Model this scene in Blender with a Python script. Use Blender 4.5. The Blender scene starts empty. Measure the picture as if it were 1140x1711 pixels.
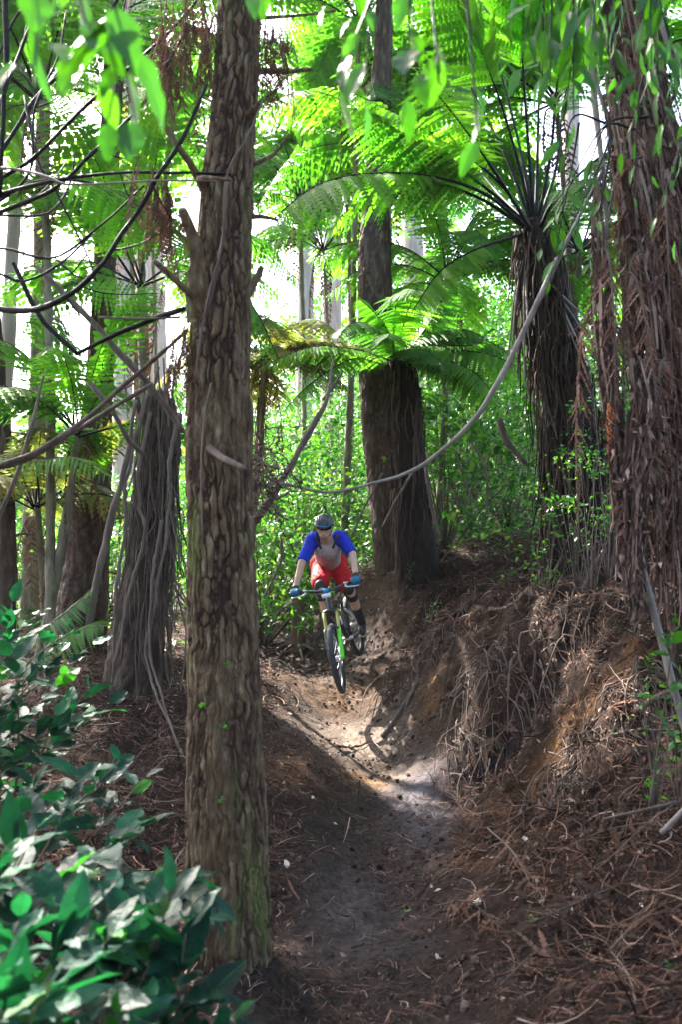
import bpy, math, random
import numpy as np
from mathutils import Vector, Matrix, Euler
random.seed(7); RNG = np.random.default_rng(7)
S = bpy.context.scene
COL = S.collection
R = math.radians

# ------------------------------------------------------------------ camera
FPX, PITCH, CAMZ = 1500.0, R(5.0), 2.0
cam_d = bpy.data.cameras.new('camera'); cam = bpy.data.objects.new('camera', cam_d); COL.objects.link(cam)
cam.location = (0, 0, CAMZ); cam.rotation_euler = (R(90) + PITCH, 0, 0)
cam_d.sensor_fit = 'VERTICAL'; cam_d.sensor_height = 36.0; cam_d.sensor_width = 24.0
cam_d.lens = FPX / 1711 * 36.0; cam_d.clip_start = 0.05; cam_d.clip_end = 900
cam_d.dof.use_dof = True; cam_d.dof.focus_distance = 9.0; cam_d.dof.aperture_fstop = 2.8
S.camera = cam

# ------------------------------------------------------------------ world, sun, exposure
SUN = np.array([-0.46, 0.56, 0.74]); SUN = SUN / np.linalg.norm(SUN)
el = math.asin(SUN[2]); az = math.atan2(SUN[0], SUN[1])
w = bpy.data.worlds.new('World'); S.world = w; w.use_nodes = True
nt = w.node_tree; nt.nodes.clear()
sky = nt.nodes.new('ShaderNodeTexSky'); sky.sky_type = 'NISHITA'; sky.sun_disc = False
sky.sun_elevation = el; sky.sun_rotation = az; sky.air_density = 1.0; sky.dust_density = 4.0; sky.ozone_density = 1.0
bg = nt.nodes.new('ShaderNodeBackground'); bg.inputs[1].default_value = 0.15
wo = nt.nodes.new('ShaderNodeOutputWorld')
nt.links.new(sky.outputs[0], bg.inputs[0]); nt.links.new(bg.outputs[0], wo.inputs[0])
sl = bpy.data.lights.new('sun', 'SUN'); sl.energy = 5.0; sl.angle = R(0.5); sl.color = (1.0, 0.94, 0.84)
so = bpy.data.objects.new('sun', sl); COL.objects.link(so); so.location = (-10, 12, 25)
so.rotation_euler = Vector(SUN).to_track_quat('Z', 'Y').to_euler()
S.view_settings.view_transform = 'Standard'; S.view_settings.look = 'None'
S.view_settings.gamma = 1.0; S.view_settings.exposure = 3.0
cy = S.cycles
cy.max_bounces = 8; cy.diffuse_bounces = 4; cy.glossy_bounces = 2; cy.transmission_bounces = 4
cy.transparent_max_bounces = 4; cy.volume_bounces = 0; cy.sample_clamp_indirect = 6.0
cy.use_denoising = True

# ------------------------------------------------------------------ numpy helpers
def P(px, py, Y):
    sx = (px - 570.0) / FPX; sy = (855.5 - py) / FPX
    d = np.array([sx, math.cos(PITCH) - sy * math.sin(PITCH), math.sin(PITCH) + sy * math.cos(PITCH)])
    return d * (Y / d[1]) + np.array([0, 0, CAMZ])
def PP(pts): return np.array([P(*p) for p in pts])
def pxm(Y): return FPX / Y          # pixels per metre at depth Y
def _h(ix, iy, iz, s):
    n = (ix * 374761393 + iy * 668265263 + iz * 1274126177 + s * 974634777) & 0xffffffff
    n = ((n ^ (n >> 13)) * 1274126177) & 0xffffffff
    n = (n ^ (n >> 16)) & 0xffffffff
    return n.astype(np.float64) / 4294967295.0
def vn(x, y, z=0.0, s=0):
    x, y, z = np.broadcast_arrays(np.asarray(x, float), np.asarray(y, float), np.asarray(z, float))
    fx, fy, fz = np.floor(x), np.floor(y), np.floor(z)
    ix, iy, iz = fx.astype(np.int64), fy.astype(np.int64), fz.astype(np.int64)
    tx, ty, tz = x - fx, y - fy, z - fz
    tx = tx * tx * (3 - 2 * tx); ty = ty * ty * (3 - 2 * ty); tz = tz * tz * (3 - 2 * tz)
    r = 0
    for a in (0, 1):
        for b in (0, 1):
            for c in (0, 1):
                wgt = (tx if a else 1 - tx) * (ty if b else 1 - ty) * (tz if c else 1 - tz)
                r = r + wgt * _h(ix + a, iy + b, iz + c, s)
    return r
def fbm(x, y, z=0.0, o=4, s=0):
    r = 0; a = 0.5; f = 1.0
    for k in range(o):
        r = r + a * vn(x * f, y * f, z * f, s + k * 17); a *= 0.5; f *= 2.03
    return r / (1 - 0.5 ** o)
def nrm(v): return v / np.maximum(np.linalg.norm(v, axis=-1, keepdims=True), 1e-9)
def smooth(a, b, x):
    t = np.clip((x - a) / (b - a), 0, 1); return t * t * (3 - 2 * t)

def voro(x, y, z, s=0):
    fx, fy, fz = np.floor(x), np.floor(y), np.floor(z); ix, iy, iz = fx.astype(np.int64), fy.astype(np.int64), fz.astype(np.int64)
    f1 = np.full(x.shape, 9.0); f2 = np.full(x.shape, 9.0); idh = np.zeros(x.shape)
    for a in (-1, 0, 1):
        for b in (-1, 0, 1):
            for c in (-1, 0, 1):
                hx_, hy_, hz_ = _h(ix + a, iy + b, iz + c, s), _h(ix + a, iy + b, iz + c, s + 11), _h(ix + a, iy + b, iz + c, s + 23)
                d = np.sqrt((fx + a + hx_ - x) ** 2 + (fy + b + hy_ - y) ** 2 + (fz + c + hz_ - z) ** 2); m_ = d < f1
                f2 = np.where(m_, f1, np.minimum(f2, d)); idh = np.where(m_, hx_ * .5 + hz_ * .5, idh); f1 = np.where(m_, d, f1)
    return f1, f2, idh
def mk(name, V, Fs, smooth_sh=True):
    """mesh data from vertices and a list of face arrays"""
    V = np.asarray(V, float); Fs = [np.asarray(f, np.int32) for f in (Fs if isinstance(Fs, list) else [Fs]) if len(f)]
    me = bpy.data.meshes.new(name); me.vertices.add(len(V)); me.vertices.foreach_set('co', V.ravel().astype(np.float32))
    nl = sum(f.size for f in Fs); npoly = sum(len(f) for f in Fs)
    me.loops.add(nl); me.polygons.add(npoly)
    me.loops.foreach_set('vertex_index', np.concatenate([f.ravel() for f in Fs]))
    tot = np.concatenate([np.full(len(f), f.shape[1], np.int32) for f in Fs])
    st = np.concatenate([[0], np.cumsum(tot)[:-1]]).astype(np.int32)
    me.polygons.foreach_set('loop_start', st)
    try: me.polygons.foreach_set('loop_total', tot)
    except Exception: pass
    me.polygons.foreach_set('use_smooth', np.full(npoly, bool(smooth_sh)))
    me.update(calc_edges=True); me.validate()
    return me
class Acc:
    def __init__(s): s.V = []; s.F = {}; s.n = 0
    def add(s, V, F):
        V = np.asarray(V, float).reshape(-1, 3)
        for f in (F if isinstance(F, list) else [F]):
            f = np.asarray(f, np.int64)
            if len(f): s.F.setdefault(f.shape[1], []).append(f + s.n)
        s.V.append(V); s.n += len(V); return s
    def get(s): return np.concatenate(s.V), [np.concatenate(f) for f in s.F.values()]
def tag(o, label=None, cat=None, group=None, kind=None):
    if label: o['label'] = label
    if cat: o['category'] = cat
    if group: o['group'] = group
    if kind: o['kind'] = kind
    return o
def link(name, me, mat, parent=None):
    o = bpy.data.objects.new(name, me); COL.objects.link(o)
    if mat is not None and len(me.materials) == 0:
        for m in (mat if isinstance(mat, (list, tuple)) else [mat]): me.materials.append(m)
    if parent is not None: o.parent = parent
    return o
def part(name, VF, mat, parent=None, sm=True):
    """VF in world coordinates; stored relative to the thing's (unrotated) origin chain"""
    V, F = VF.get() if isinstance(VF, Acc) else VF
    off = np.zeros(3); p = parent
    while p is not None: off += np.array(p.location); p = p.parent
    o = link(name, mk(name, np.asarray(V) - off, F, sm), mat, parent)
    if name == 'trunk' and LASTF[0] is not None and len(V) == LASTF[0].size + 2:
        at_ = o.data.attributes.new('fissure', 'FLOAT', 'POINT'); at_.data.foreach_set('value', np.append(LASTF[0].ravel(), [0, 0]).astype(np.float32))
    return o
LASTF = [None]
def thing(name, loc, label, cat, group=None):
    o = bpy.data.objects.new(name, None); COL.objects.link(o); o.location = tuple(float(a) for a in loc)
    o.empty_display_size = 0.2
    return tag(o, label, cat, group)

def catmull(pts, n):
    pts = np.asarray(pts, float)
    if len(pts) == 2: return pts[0] + (pts[1] - pts[0]) * np.linspace(0, 1, n)[:, None]
    q = np.vstack([2 * pts[0] - pts[1], pts, 2 * pts[-1] - pts[-2]])
    t = np.linspace(0, len(pts) - 1 - 1e-9, n); i = t.astype(int); u = (t - i)[:, None]
    a, b, c, d = q[i], q[i + 1], q[i + 2], q[i + 3]
    return 0.5 * ((2 * b) + (c - a) * u + (2 * a - 5 * b + 4 * c - d) * u ** 2 + (3 * b - a - 3 * c + d) * u ** 3)
def frames(path):
    T = nrm(np.gradient(path, axis=0)); up = np.array([0.03, -1, 0.02]) if abs(T[0][2]) > 0.6 else np.array([0, 0, 1.0])
    A = np.zeros_like(T); a = up
    for i, t in enumerate(T):
        a = a - t * a.dot(t); a = a / max(np.linalg.norm(a), 1e-9); A[i] = a
    return T, A, np.cross(T, A)
def tube(path, rad, sides=8, cap=True, disp=None):
    path = np.asarray(path, float); n = len(path); rad = np.broadcast_to(np.asarray(rad, float), (n,))
    T, A, B = frames(path); th = np.linspace(0, 2 * math.pi, sides, endpoint=False)
    c, s_ = np.cos(th), np.sin(th)
    dirs = A[:, None, :] * c[None, :, None] + B[:, None, :] * s_[None, :, None]
    rr = np.repeat(rad[:, None], sides, 1)
    if disp is not None: rr = rr + disp(path, th, rr, dirs)
    V = (path[:, None, :] + dirs * rr[..., None]).reshape(-1, 3)
    i = np.arange(n - 1)[:, None] * sides; j = np.arange(sides)[None, :]; k = (j + 1) % sides
    F = np.stack([i + j, i + sides + j, i + sides + k, i + k], -1).reshape(-1, 4)
    fs = [F]
    if cap:
        V = np.vstack([V, path[:1], path[-1:]]); a = n * sides; jj = np.arange(sides); kk = (jj + 1) % sides
        fs.append(np.stack([np.full(sides, a), jj, kk], -1)); b = (n - 1) * sides
        fs.append(np.stack([np.full(sides, a + 1), b + kk, b + jj], -1))
    return V, fs
def btubes(Pth, Rad, sides=3):
    """many tubes at once. Pth (N,K,3), Rad (N,K)"""
    N, K, _ = Pth.shape; T = nrm(np.gradient(Pth, axis=1))
    ref = nrm(RNG.normal(size=(N, 1, 3))); A = nrm(np.cross(T, ref)); B = np.cross(T, A)
    th = np.arange(sides) * 2 * math.pi / sides
    V = Pth[:, :, None, :] + (A[:, :, None, :] * np.cos(th)[:, None] + B[:, :, None, :] * np.sin(th)[:, None]) * Rad[:, :, None, None]
    n0 = np.arange(N)[:, None, None] * K * sides; i = np.arange(K - 1)[None, :, None] * sides; j = np.arange(sides)[None, None, :]; k = (j + 1) % sides
    F = np.stack([n0 + i + j, n0 + i + sides + j, n0 + i + sides + k, n0 + i + k], -1).reshape(-1, 4)
    return V.reshape(-1, 3), [F]
def ribbons(Pth, Wd, side=None):
    N, K, _ = Pth.shape; T = nrm(np.gradient(Pth, axis=1))
    ref = nrm(RNG.normal(size=(N, 1, 3))) if side is None else side[:, None, :]
    A = nrm(np.cross(T, ref)) if side is None else ref
    V = np.stack([Pth - A * Wd[..., None], Pth + A * Wd[..., None]], 2).reshape(-1, 3)
    n0 = np.arange(N)[:, None] * K * 2; i = np.arange(K - 1)[None, :] * 2
    a = n0 + i
    F = np.stack([a, a + 1, a + 3, a + 2], -1).reshape(-1, 4)
    return V, [F]
def basis(d, n):
    """rotation matrices (N,3,3) with x axis d and z axis close to n"""
    d = nrm(d); y = nrm(np.cross(n, d)); z = np.cross(d, y)
    return np.stack([d, y, z], -1)
def scat(tv, tf, pos, M, sc):
    N = len(pos); sc = np.asarray(sc, float)
    if sc.ndim == 1: sc = sc[:, None] * np.ones(3)
    V = np.einsum('nij,nkj->nki', M, tv[None] * sc[:, None, :]) + pos[:, None, :]
    fs = [(f[None] + (np.arange(N) * len(tv))[:, None, None]).reshape(-1, f.shape[1]) for f in tf]
    return V.reshape(-1, 3), fs
def rdir(n, zlo=-1, zhi=1):
    z = RNG.uniform(zlo, zhi, n); a = RNG.uniform(0, 2 * math.pi, n); r = np.sqrt(1 - z * z)
    return np.stack([r * np.cos(a), r * np.sin(a), z], -1)

# leaf templates: length 1 along x
def leaf_small(wd=0.45):
    return np.array([[0, 0, 0], [.42, wd / 2, .07], [1, 0, -.10], [.42, -wd / 2, .07], [.5, 0, 0.0]]), [np.array([[0, 4, 2, 1], [0, 3, 2, 4]])]
def leaf_big(wd=0.5, n=9, droop=.18, fold=.10, wave=.02, teeth=0.0):
    V = []; F = []
    for i in range(n):
        t = i / (n - 1); prof = wd * 0.5 * (math.sin(math.pi * t ** 0.8) ** 0.8 if 0 < t < 1 else 0.0) * (1 - .25 * t)
        if teeth and i % 2 and i < n - 1: prof *= 1 - teeth
        for j, q in enumerate((-1, -.5, 0, .5, 1)):
            V.append([t, q * prof, fold * abs(q) * prof * 2 - droop * t * t + wave * math.sin(t * 17 + j * 2.1) * abs(q)])
    V = np.array(V)
    for i in range(n - 1):
        for j in range(4): a = i * 5 + j; F.append([a, a + 5, a + 6, a + 1])
    rib = []
    for i in range(n):
        c_ = V[i * 5 + 2]; rib += [c_ + [0, -.006, .004], c_ + [0, .006, .004]]
    k0 = len(V); V = np.vstack([V, rib]); F += [[k0 + 2 * i, k0 + 2 * i + 2, k0 + 2 * i + 3, k0 + 2 * i + 1] for i in range(n - 1)]
    return V, [np.array(F)]
def pinna(n=11, wd=.075, droop=.22):
    V = [[i / n, 0, -droop * (i / n) ** 2] for i in range(n + 1)]; F = []
    for sgn in (1, -1):
        for i in range(n):
            t = (i + .5) / n; h = wd * (1 - t ** 2.2) * (.75 + .25 * min(1, t * 6)) + .008
            V.append([(i + .85) / n, sgn * h, -droop * t * t - .02]); k = len(V) - 1; V.append([(i + .2) / n, sgn * h * .8, -droop * t * t - .015])
            F.append([i, i + 1, k, k + 1] if sgn < 0 else [i + 1, i, k + 1, k])
    return np.array(V, float), [np.array(F)]
PINNA, PINNA_LO = pinna(), pinna(5, .085)

def frond(path, wmax, n=30, bare=.25, r0=.012, r1=.003, tmpl=None, droop=.35, jit=.06, upv=None, fwd=.35, missing=0.0, shrivel=0.0):
    """returns (rachis VF, pinnae VF) along a path (world)"""
    path = np.asarray(path, float); K = len(path); T, A, B = frames(path)
    up = np.array([0, 0, 1.0]) if upv is None else np.asarray(upv, float)
    t = np.linspace(bare, 1, n); idx = t * (K - 1); i0 = np.clip(idx.astype(int), 0, K - 2); u = (idx - i0)[:, None]
    pos = path[i0] * (1 - u) + path[i0 + 1] * u; tan = nrm(T[i0] * (1 - u) + T[i0 + 1] * u)
    side = nrm(np.cross(tan, up)); nor = nrm(np.cross(side, tan))
    s = (t - bare) / (1 - bare); L = wmax * np.clip(np.sin(math.pi * np.clip(s * .86 + .12, 0, 1)) ** .75, .06, 1) * np.where(s > .97, .5, 1)
    tv, tf = tmpl or PINNA; acc = Acc()
    for sg in (1, -1):
        d = nrm(side * sg + tan * (fwd + .5 * s[:, None] ** 2) - nor * droop * (.5 + RNG.random((n, 1))) + RNG.normal(size=(n, 3)) * jit)
        if shrivel: d = nrm(d + np.array([0, 0, -1.0]) * shrivel * (.5 + RNG.random((n, 1))))
        keep = RNG.random(n) >= missing
        nn = nor + RNG.normal(size=(n, 3)) * (.1 + shrivel)
        acc.add(*scat(tv, tf, pos[keep], basis(d, nn)[keep], np.stack([L, L.clip(.1 * wmax), L], -1)[keep] * RNG.uniform(.85, 1.08, (n, 1))[keep]))
    rr = np.linspace(r0, r1, K)
    return tube(path, rr, 5, cap=False), acc.get()

# ------------------------------------------------------------------ materials
def newmat(name):
    m = bpy.data.materials.new(name); m.use_nodes = True; t = m.node_tree
    b = t.nodes['Principled BSDF']; return m, t, b
def N(t, typ, **kw):
    n = t.nodes.new(typ)
    for k, v in kw.items(): setattr(n, k, v)
    return n
def ramp(t, stops, interp='LINEAR'):
    r = t.nodes.new('ShaderNodeValToRGB'); e = r.color_ramp; e.interpolation = interp
    while len(e.elements) < len(stops): e.elements.new(0.5)
    for el_, (p, c) in zip(e.elements, stops): el_.position = p; el_.color = (*c, 1)
    return r
def leafmat(name, stops, trans, tmix=.45, rough=.45, spec=.4, objrand=False, nscale=0):
    m, t, b = newmat(name); L = t.links
    g = N(t, 'ShaderNodeNewGeometry'); r = ramp(t, stops); fac = g.outputs['Random Per Island']
    if objrand:
        oi = N(t, 'ShaderNodeObjectInfo'); a = N(t, 'ShaderNodeMath', operation='MULTIPLY_ADD'); a.inputs[1].default_value = .45
        mm = N(t, 'ShaderNodeMath', operation='MULTIPLY'); mm.inputs[1].default_value = .55
        L.new(oi.outputs['Random'], mm.inputs[0]); L.new(fac, a.inputs[0]); L.new(mm.outputs[0], a.inputs[2]); fac = a.outputs[0]
    L.new(fac, r.inputs[0])
    col = r.outputs[0]
    if nscale:
        tc = N(t, 'ShaderNodeTexCoord'); no = N(t, 'ShaderNodeTexNoise'); no.inputs['Scale'].default_value = nscale; no.inputs['Detail'].default_value = 3
        L.new(tc.outputs['Object'], no.inputs['Vector']); mr = N(t, 'ShaderNodeMapRange'); mr.inputs[1].default_value = .3; mr.inputs[2].default_value = .7; mr.inputs[3].default_value = .7; mr.inputs[4].default_value = 1.25
        L.new(no.outputs[0], mr.inputs[0]); mx = N(t, 'ShaderNodeVectorMath', operation='SCALE'); L.new(col, mx.inputs[0]); L.new(mr.outputs[0], mx.inputs['Scale']); col = mx.outputs[0]
        n9 = N(t, 'ShaderNodeTexNoise'); n9.inputs['Scale'].default_value = 70; L.new(tc.outputs['Object'], n9.inputs['Vector']); b9 = N(t, 'ShaderNodeBump'); b9.inputs['Strength'].default_value = .5; b9.inputs['Distance'].default_value = .006; L.new(n9.outputs[0], b9.inputs['Height']); L.new(b9.outputs[0], b.inputs['Normal'])
    L.new(col, b.inputs['Base Color']); b.inputs['Roughness'].default_value = rough; b.inputs['Specular IOR Level'].default_value = spec
    tr = N(t, 'ShaderNodeBsdfTranslucent'); mixc = N(t, 'ShaderNodeMixRGB', blend_type='MULTIPLY'); mixc.inputs[0].default_value = 1
    mixc.inputs[2].default_value = (*trans, 1); L.new(col, mixc.inputs[1]); L.new(mixc.outputs[0], tr.inputs[0])
    ms = N(t, 'ShaderNodeMixShader'); ms.inputs[0].default_value = tmix
    L.new(b.outputs[0], ms.inputs[1]); L.new(tr.outputs[0], ms.inputs[2]); L.new(ms.outputs[0], t.nodes['Material Output'].inputs[0])
    return m
def noisemat(name, stops, scale=(6, 6, 6), detail=6, rough=.85, bump=.3, bscale=30, island=0.0, moss=None, mossr=(.55, .7), mscale=1.2, spec=.25, dist=.02, fiss=None):
    """rough natural surface: stretched noise colour + bump, optional moss patches"""
    m, t, b = newmat(name); L = t.links
    tc = N(t, 'ShaderNodeTexCoord'); mp = N(t, 'ShaderNodeMapping'); mp.inputs['Scale'].default_value = scale
    L.new(tc.outputs['Object'], mp.inputs[0]); no = N(t, 'ShaderNodeTexNoise'); no.inputs['Scale'].default_value = 1; no.inputs['Detail'].default_value = detail; no.inputs['Roughness'].default_value = .65
    L.new(mp.outputs[0], no.inputs['Vector']); r = ramp(t, stops); fac = no.outputs[0]
    if island:
        g = N(t, 'ShaderNodeNewGeometry'); a = N(t, 'ShaderNodeMath', operation='MULTIPLY_ADD'); a.inputs[1].default_value = island
        mm = N(t, 'ShaderNodeMath', operation='MULTIPLY'); mm.inputs[1].default_value = 1 - island
        L.new(no.outputs[0], mm.inputs[0]); L.new(g.outputs['Random Per Island'], a.inputs[0]); L.new(mm.outputs[0], a.inputs[2]); fac = a.outputs[0]
    L.new(fac, r.inputs[0]); col = r.outputs[0]
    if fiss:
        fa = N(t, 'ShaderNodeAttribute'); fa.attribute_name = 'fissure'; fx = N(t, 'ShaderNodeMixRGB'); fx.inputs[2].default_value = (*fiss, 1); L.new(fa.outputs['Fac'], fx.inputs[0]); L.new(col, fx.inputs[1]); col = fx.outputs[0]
    if moss:
        n2 = N(t, 'ShaderNodeTexNoise'); n2.inputs['Scale'].default_value = mscale; n2.inputs['Detail'].default_value = 5
        mp2 = N(t, 'ShaderNodeMapping'); mp2.inputs['Scale'].default_value = (3.2, 3.2, .8); L.new(tc.outputs['Object'], mp2.inputs[0]); L.new(mp2.outputs[0], n2.inputs['Vector'])
        mr = N(t, 'ShaderNodeMapRange'); mr.inputs[1].default_value = mossr[0]; mr.inputs[2].default_value = mossr[1]; L.new(n2.outputs[0], mr.inputs[0])
        mx = N(t, 'ShaderNodeMixRGB'); mx.inputs[2].default_value = (*moss, 1); L.new(mr.outputs[0], mx.inputs[0]); L.new(col, mx.inputs[1]); col = mx.outputs[0]
    L.new(col, b.inputs['Base Color']); b.inputs['Roughness'].default_value = rough; b.inputs['Specular IOR Level'].default_value = spec
    if bump:
        nb = N(t, 'ShaderNodeTexNoise'); nb.inputs['Scale'].default_value = bscale; nb.inputs['Detail'].default_value = 4
        mp3 = N(t, 'ShaderNodeMapping'); s0 = scale[0]; mp3.inputs['Scale'].default_value = (1, scale[1] / s0, scale[2] / s0); L.new(tc.outputs['Object'], mp3.inputs[0]); L.new(mp3.outputs[0], nb.inputs['Vector'])
        bp = N(t, 'ShaderNodeBump'); bp.inputs['Strength'].default_value = bump; bp.inputs['Distance'].default_value = dist
        L.new(nb.outputs[0], bp.inputs['Height']); L.new(bp.outputs[0], b.inputs['Normal'])
    return m
def plain(name, col, rough=.5, metal=0.0, spec=.5, nvar=.12, nscale=25, coat=0.0):
    m, t, b = newmat(name); L = t.links
    tc = N(t, 'ShaderNodeTexCoord'); no = N(t, 'ShaderNodeTexNoise'); no.inputs['Scale'].default_value = nscale; no.inputs['Detail'].default_value = 4
    L.new(tc.outputs['Object'], no.inputs['Vector'])
    r = ramp(t, [(.3, tuple(c * (1 - nvar) for c in col)), (.7, tuple(min(1, c * (1 + nvar)) for c in col))])
    L.new(no.outputs[0], r.inputs[0]); L.new(r.outputs[0], b.inputs['Base Color'])
    b.inputs['Roughness'].default_value = rough; b.inputs['Metallic'].default_value = metal; b.inputs['Specular IOR Level'].default_value = spec
    b.inputs['Coat Weight'].default_value = coat
    return m
M = {}
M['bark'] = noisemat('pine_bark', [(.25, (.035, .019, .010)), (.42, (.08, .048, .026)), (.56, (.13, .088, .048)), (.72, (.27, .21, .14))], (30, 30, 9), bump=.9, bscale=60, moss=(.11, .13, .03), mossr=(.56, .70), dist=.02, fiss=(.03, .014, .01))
M['bark_far'] = noisemat('weathered_bark', [(.25, (.022, .013, .009)), (.5, (.062, .042, .029)), (.8, (.18, .14, .105))], (16, 16, 4), bump=.9, bscale=30, dist=.04, fiss=(.03, .016, .012))
M['bark_pale'] = noisemat('pale_bark', [(.25, (.20, .16, .13)), (.5, (.34, .28, .24)), (.8, (.5, .44, .4))], (9, 9, 1.2), bump=.6, bscale=12, dist=.05)  # haze over distant trunks put into the bark colour
M['fibre'] = noisemat('fern_trunk_fibre', [(.25, (.006, .003, .002)), (.5, (.022, .012, .008)), (.8, (.075, .044, .03))], (30, 30, 3), bump=.8, bscale=50, island=.4, dist=.03)
M['deadfibre'] = noisemat('dead_frond_fibre', [(.15, (.02, .012, .010)), (.38, (.07, .038, .029)), (.6, (.15, .09, .07)), (.85, (.34, .23, .19))], (8, 8, 3), bump=.3, island=.55)
M['deadgrey'] = noisemat('weathered_twig', [(.2, (.03, .02, .016)), (.5, (.09, .065, .052)), (.85, (.26, .2, .17))], (14, 14, 3), bump=.5, island=.3, bscale=60)
M['greystalk'] = noisemat('grey_stalk', [(.25, (.08, .06, .052)), (.5, (.17, .135, .12)), (.8, (.32, .27, .25))], (6, 6, 6), bump=.3, bscale=50, rough=.5)
M['darkstalk'] = noisemat('black_stalk', [(.2, (.003, .003, .005)), (.6, (.009, .008, .009)), (.9, (.03, .024, .02))], (10, 10, 10), bump=.2, rough=.6, spec=.15)
M['vine'] = noisemat('vine_bark', [(.2, (.04, .026, .02)), (.5, (.10, .07, .055)), (.85, (.21, .16, .13))], (20, 20, 4), bump=.4, island=.4)
FG = [(0, (.016, .068, .008)), (.35, (.036, .125, .010)), (.7, (.075, .20, .014)), (1, (.17, .28, .03))]
M['fern'] = leafmat('fern_leaf', FG, (2.1, 2.45, 1.0), .5, .5, .3, True)
M['fernyellow'] = leafmat('fern_leaf_yellowing', [(0, (.10, .055, .02)), (.35, (.07, .11, .015)), (.7, (.13, .17, .03)), (1, (.26, .15, .05))], (2.2, 2.1, 1.3), .45, .5, .3, True)
M['ferndead'] = leafmat('fern_leaf_dead', [(0, (.04, .022, .016)), (.5, (.09, .048, .034)), (1, (.20, .11, .075))], (1.4, 1.2, 1.1), .2, .8, .1, True)
M['shrub'] = leafmat('shrub_leaf', [(0, (.007, .045, .009)), (.4, (.018, .095, .012)), (.75, (.045, .17, .015)), (1, (.12, .28, .02))], (2.4, 2.3, 1.0), .42, .35, .5)
M['glossy'] = leafmat('glossy_leaf', [(0, (.002, .018, .012)), (.45, (.005, .042, .028)), (.85, (.010, .078, .042)), (1, (.035, .12, .012))], (1.8, 2.8, 1.0), .3, .5, .18, nscale=18)
M['canopyleaf'] = leafmat('overhanging_leaf', [(0, (.014, .06, .005)), (.5, (.025, .10, .007)), (1, (.05, .16, .01))], (2.0, 2.3, .8), .4, .4, .4)
M['needle'] = leafmat('pine_needle', [(0, (.015, .05, .01)), (.6, (.03, .10, .015)), (1, (.08, .14, .03))], (1.8, 1.8, 1), .3, .5, .3)

M['skirtdark'] = noisemat('dark_frond_fibre', [(.15, (.008, .005, .004)), (.4, (.03, .018, .013)), (.65, (.07, .042, .032)), (.9, (.17, .115, .09))], (8, 8, 3), bump=.3, island=.55)
M['paletrunk'] = noisemat('pale_fern_trunk', [(.25, (.07, .06, .04)), (.5, (.16, .14, .09)), (.8, (.3, .27, .2))], (20, 20, 6), bump=.6, bscale=30)

M['rag'] = noisemat('hanging_frond_rag', [(.15, (.025, .013, .010)), (.38, (.085, .045, .034)), (.6, (.18, .108, .084)), (.85, (.42, .29, .24))], (8, 8, 3), bump=.3, island=.6)  # dead frond fibre, ramp lightened for light on the trunk's front
M['ragleaf'] = leafmat('rag_leaf', [(0, (.09, .042, .03)), (.5, (.2, .10, .07)), (1, (.38, .22, .17))], (1.4, 1.2, 1.1), .2, .8, .1, True)  # reddish dead leaf, lightened to go with the lit trunk front
# ------------------------------------------------------------------ terrain
CP = [(600,1711,4.0),(560,1790,3.2),(620,1500,5.5),(630,1400,6.5),(640,1300,7.45),(600,1228,8.6),(583,1180,9.35),(560,1118,10.3),(530,1085,11.2),(480,1050,12.6),(440,1020,14.2),
      (455,1620,4.5),(445,1450,5.7),(450,1300,7.0),(455,1200,8.2),(460,1125,9.6),(380,1640,4.5),(330,1560,5.0),(330,1350,6.4),(340,1210,8.0),(360,1110,10.2),(390,1050,12.5),
      (200,1400,5.6),(150,1280,6.8),(225,1135,8.6),(130,1088,11.0),(30,1150,9.0),(0,1400,5.2),(0,1711,3.4),(250,1711,3.8),(30,1045,14.5),(-300,1100,10.0),(-400,1500,4.5),(-500,1020,24),
      (700,1450,6.0),(735,1330,7.0),(715,1240,7.9),(690,1170,8.7),(655,1110,9.8),(625,1060,10.8),
      (790,1450,5.7),(900,1420,5.5),(1140,1400,4.8),(850,1260,6.9),(1000,1260,6.1),(1140,1260,5.6),(850,1190,7.25),(960,1180,6.6),(1140,1170,6.0),
      (730,1060,9.6),(780,1065,8.6),(850,1065,7.75),(950,1055,7.2),(1100,1060,6.6),(860,1000,8.8),(980,985,8.6),(1140,1010,7.4),(1400,1000,7.5),(1500,1400,5),
      (700,1000,10.6),(640,1000,11.2),(680,955,11.2),(800,930,11.6),(900,905,13.2),(1000,935,10.8),(1140,900,12),(580,975,13),(480,985,15.5),(700,900,17),(1000,860,19),(1140,800,24),
      (900,1711,3.7),(760,1650,4.3),(1140,1600,3.9),(1140,1790,3.0),(250,985,24),(570,935,26),(900,840,32),(-600,980,50),(570,900,60),(1500,800,60),(1400,880,20),
      (-700,1400,10),(-300,1900,2.5),(1400,1800,2.5)]
_cp = PP(CP); _cp = np.vstack([_cp, [[0, 0, .25], [0, -8, .5], [-6, 0, .3], [6, 0, .9], [-10, -8, .4], [10, -8, 1.4], [-1.5, 2, .15], [1.2, 2, .3], [40, 30, 6], [-45, 30, 1.5], [45, 80, 9], [-45, 80, 2.5], [12, 6, 2.6], [0, 80, 6]]])
def _U(r2): return np.where(r2 > 1e-12, r2 * np.log(r2 + 1e-12), 0)
_X = _cp[:, :2]; _n = len(_X)
_K = _U(((_X[:, None] - _X[None]) ** 2).sum(-1)) + np.eye(_n) * 0.02
_Pm = np.hstack([np.ones((_n, 1)), _X]); _A = np.zeros((_n + 3, _n + 3)); _A[:_n, :_n] = _K; _A[:_n, _n:] = _Pm; _A[_n:, :_n] = _Pm.T
_sol = np.linalg.solve(_A, np.concatenate([_cp[:, 2], np.zeros(3)]))
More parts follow.
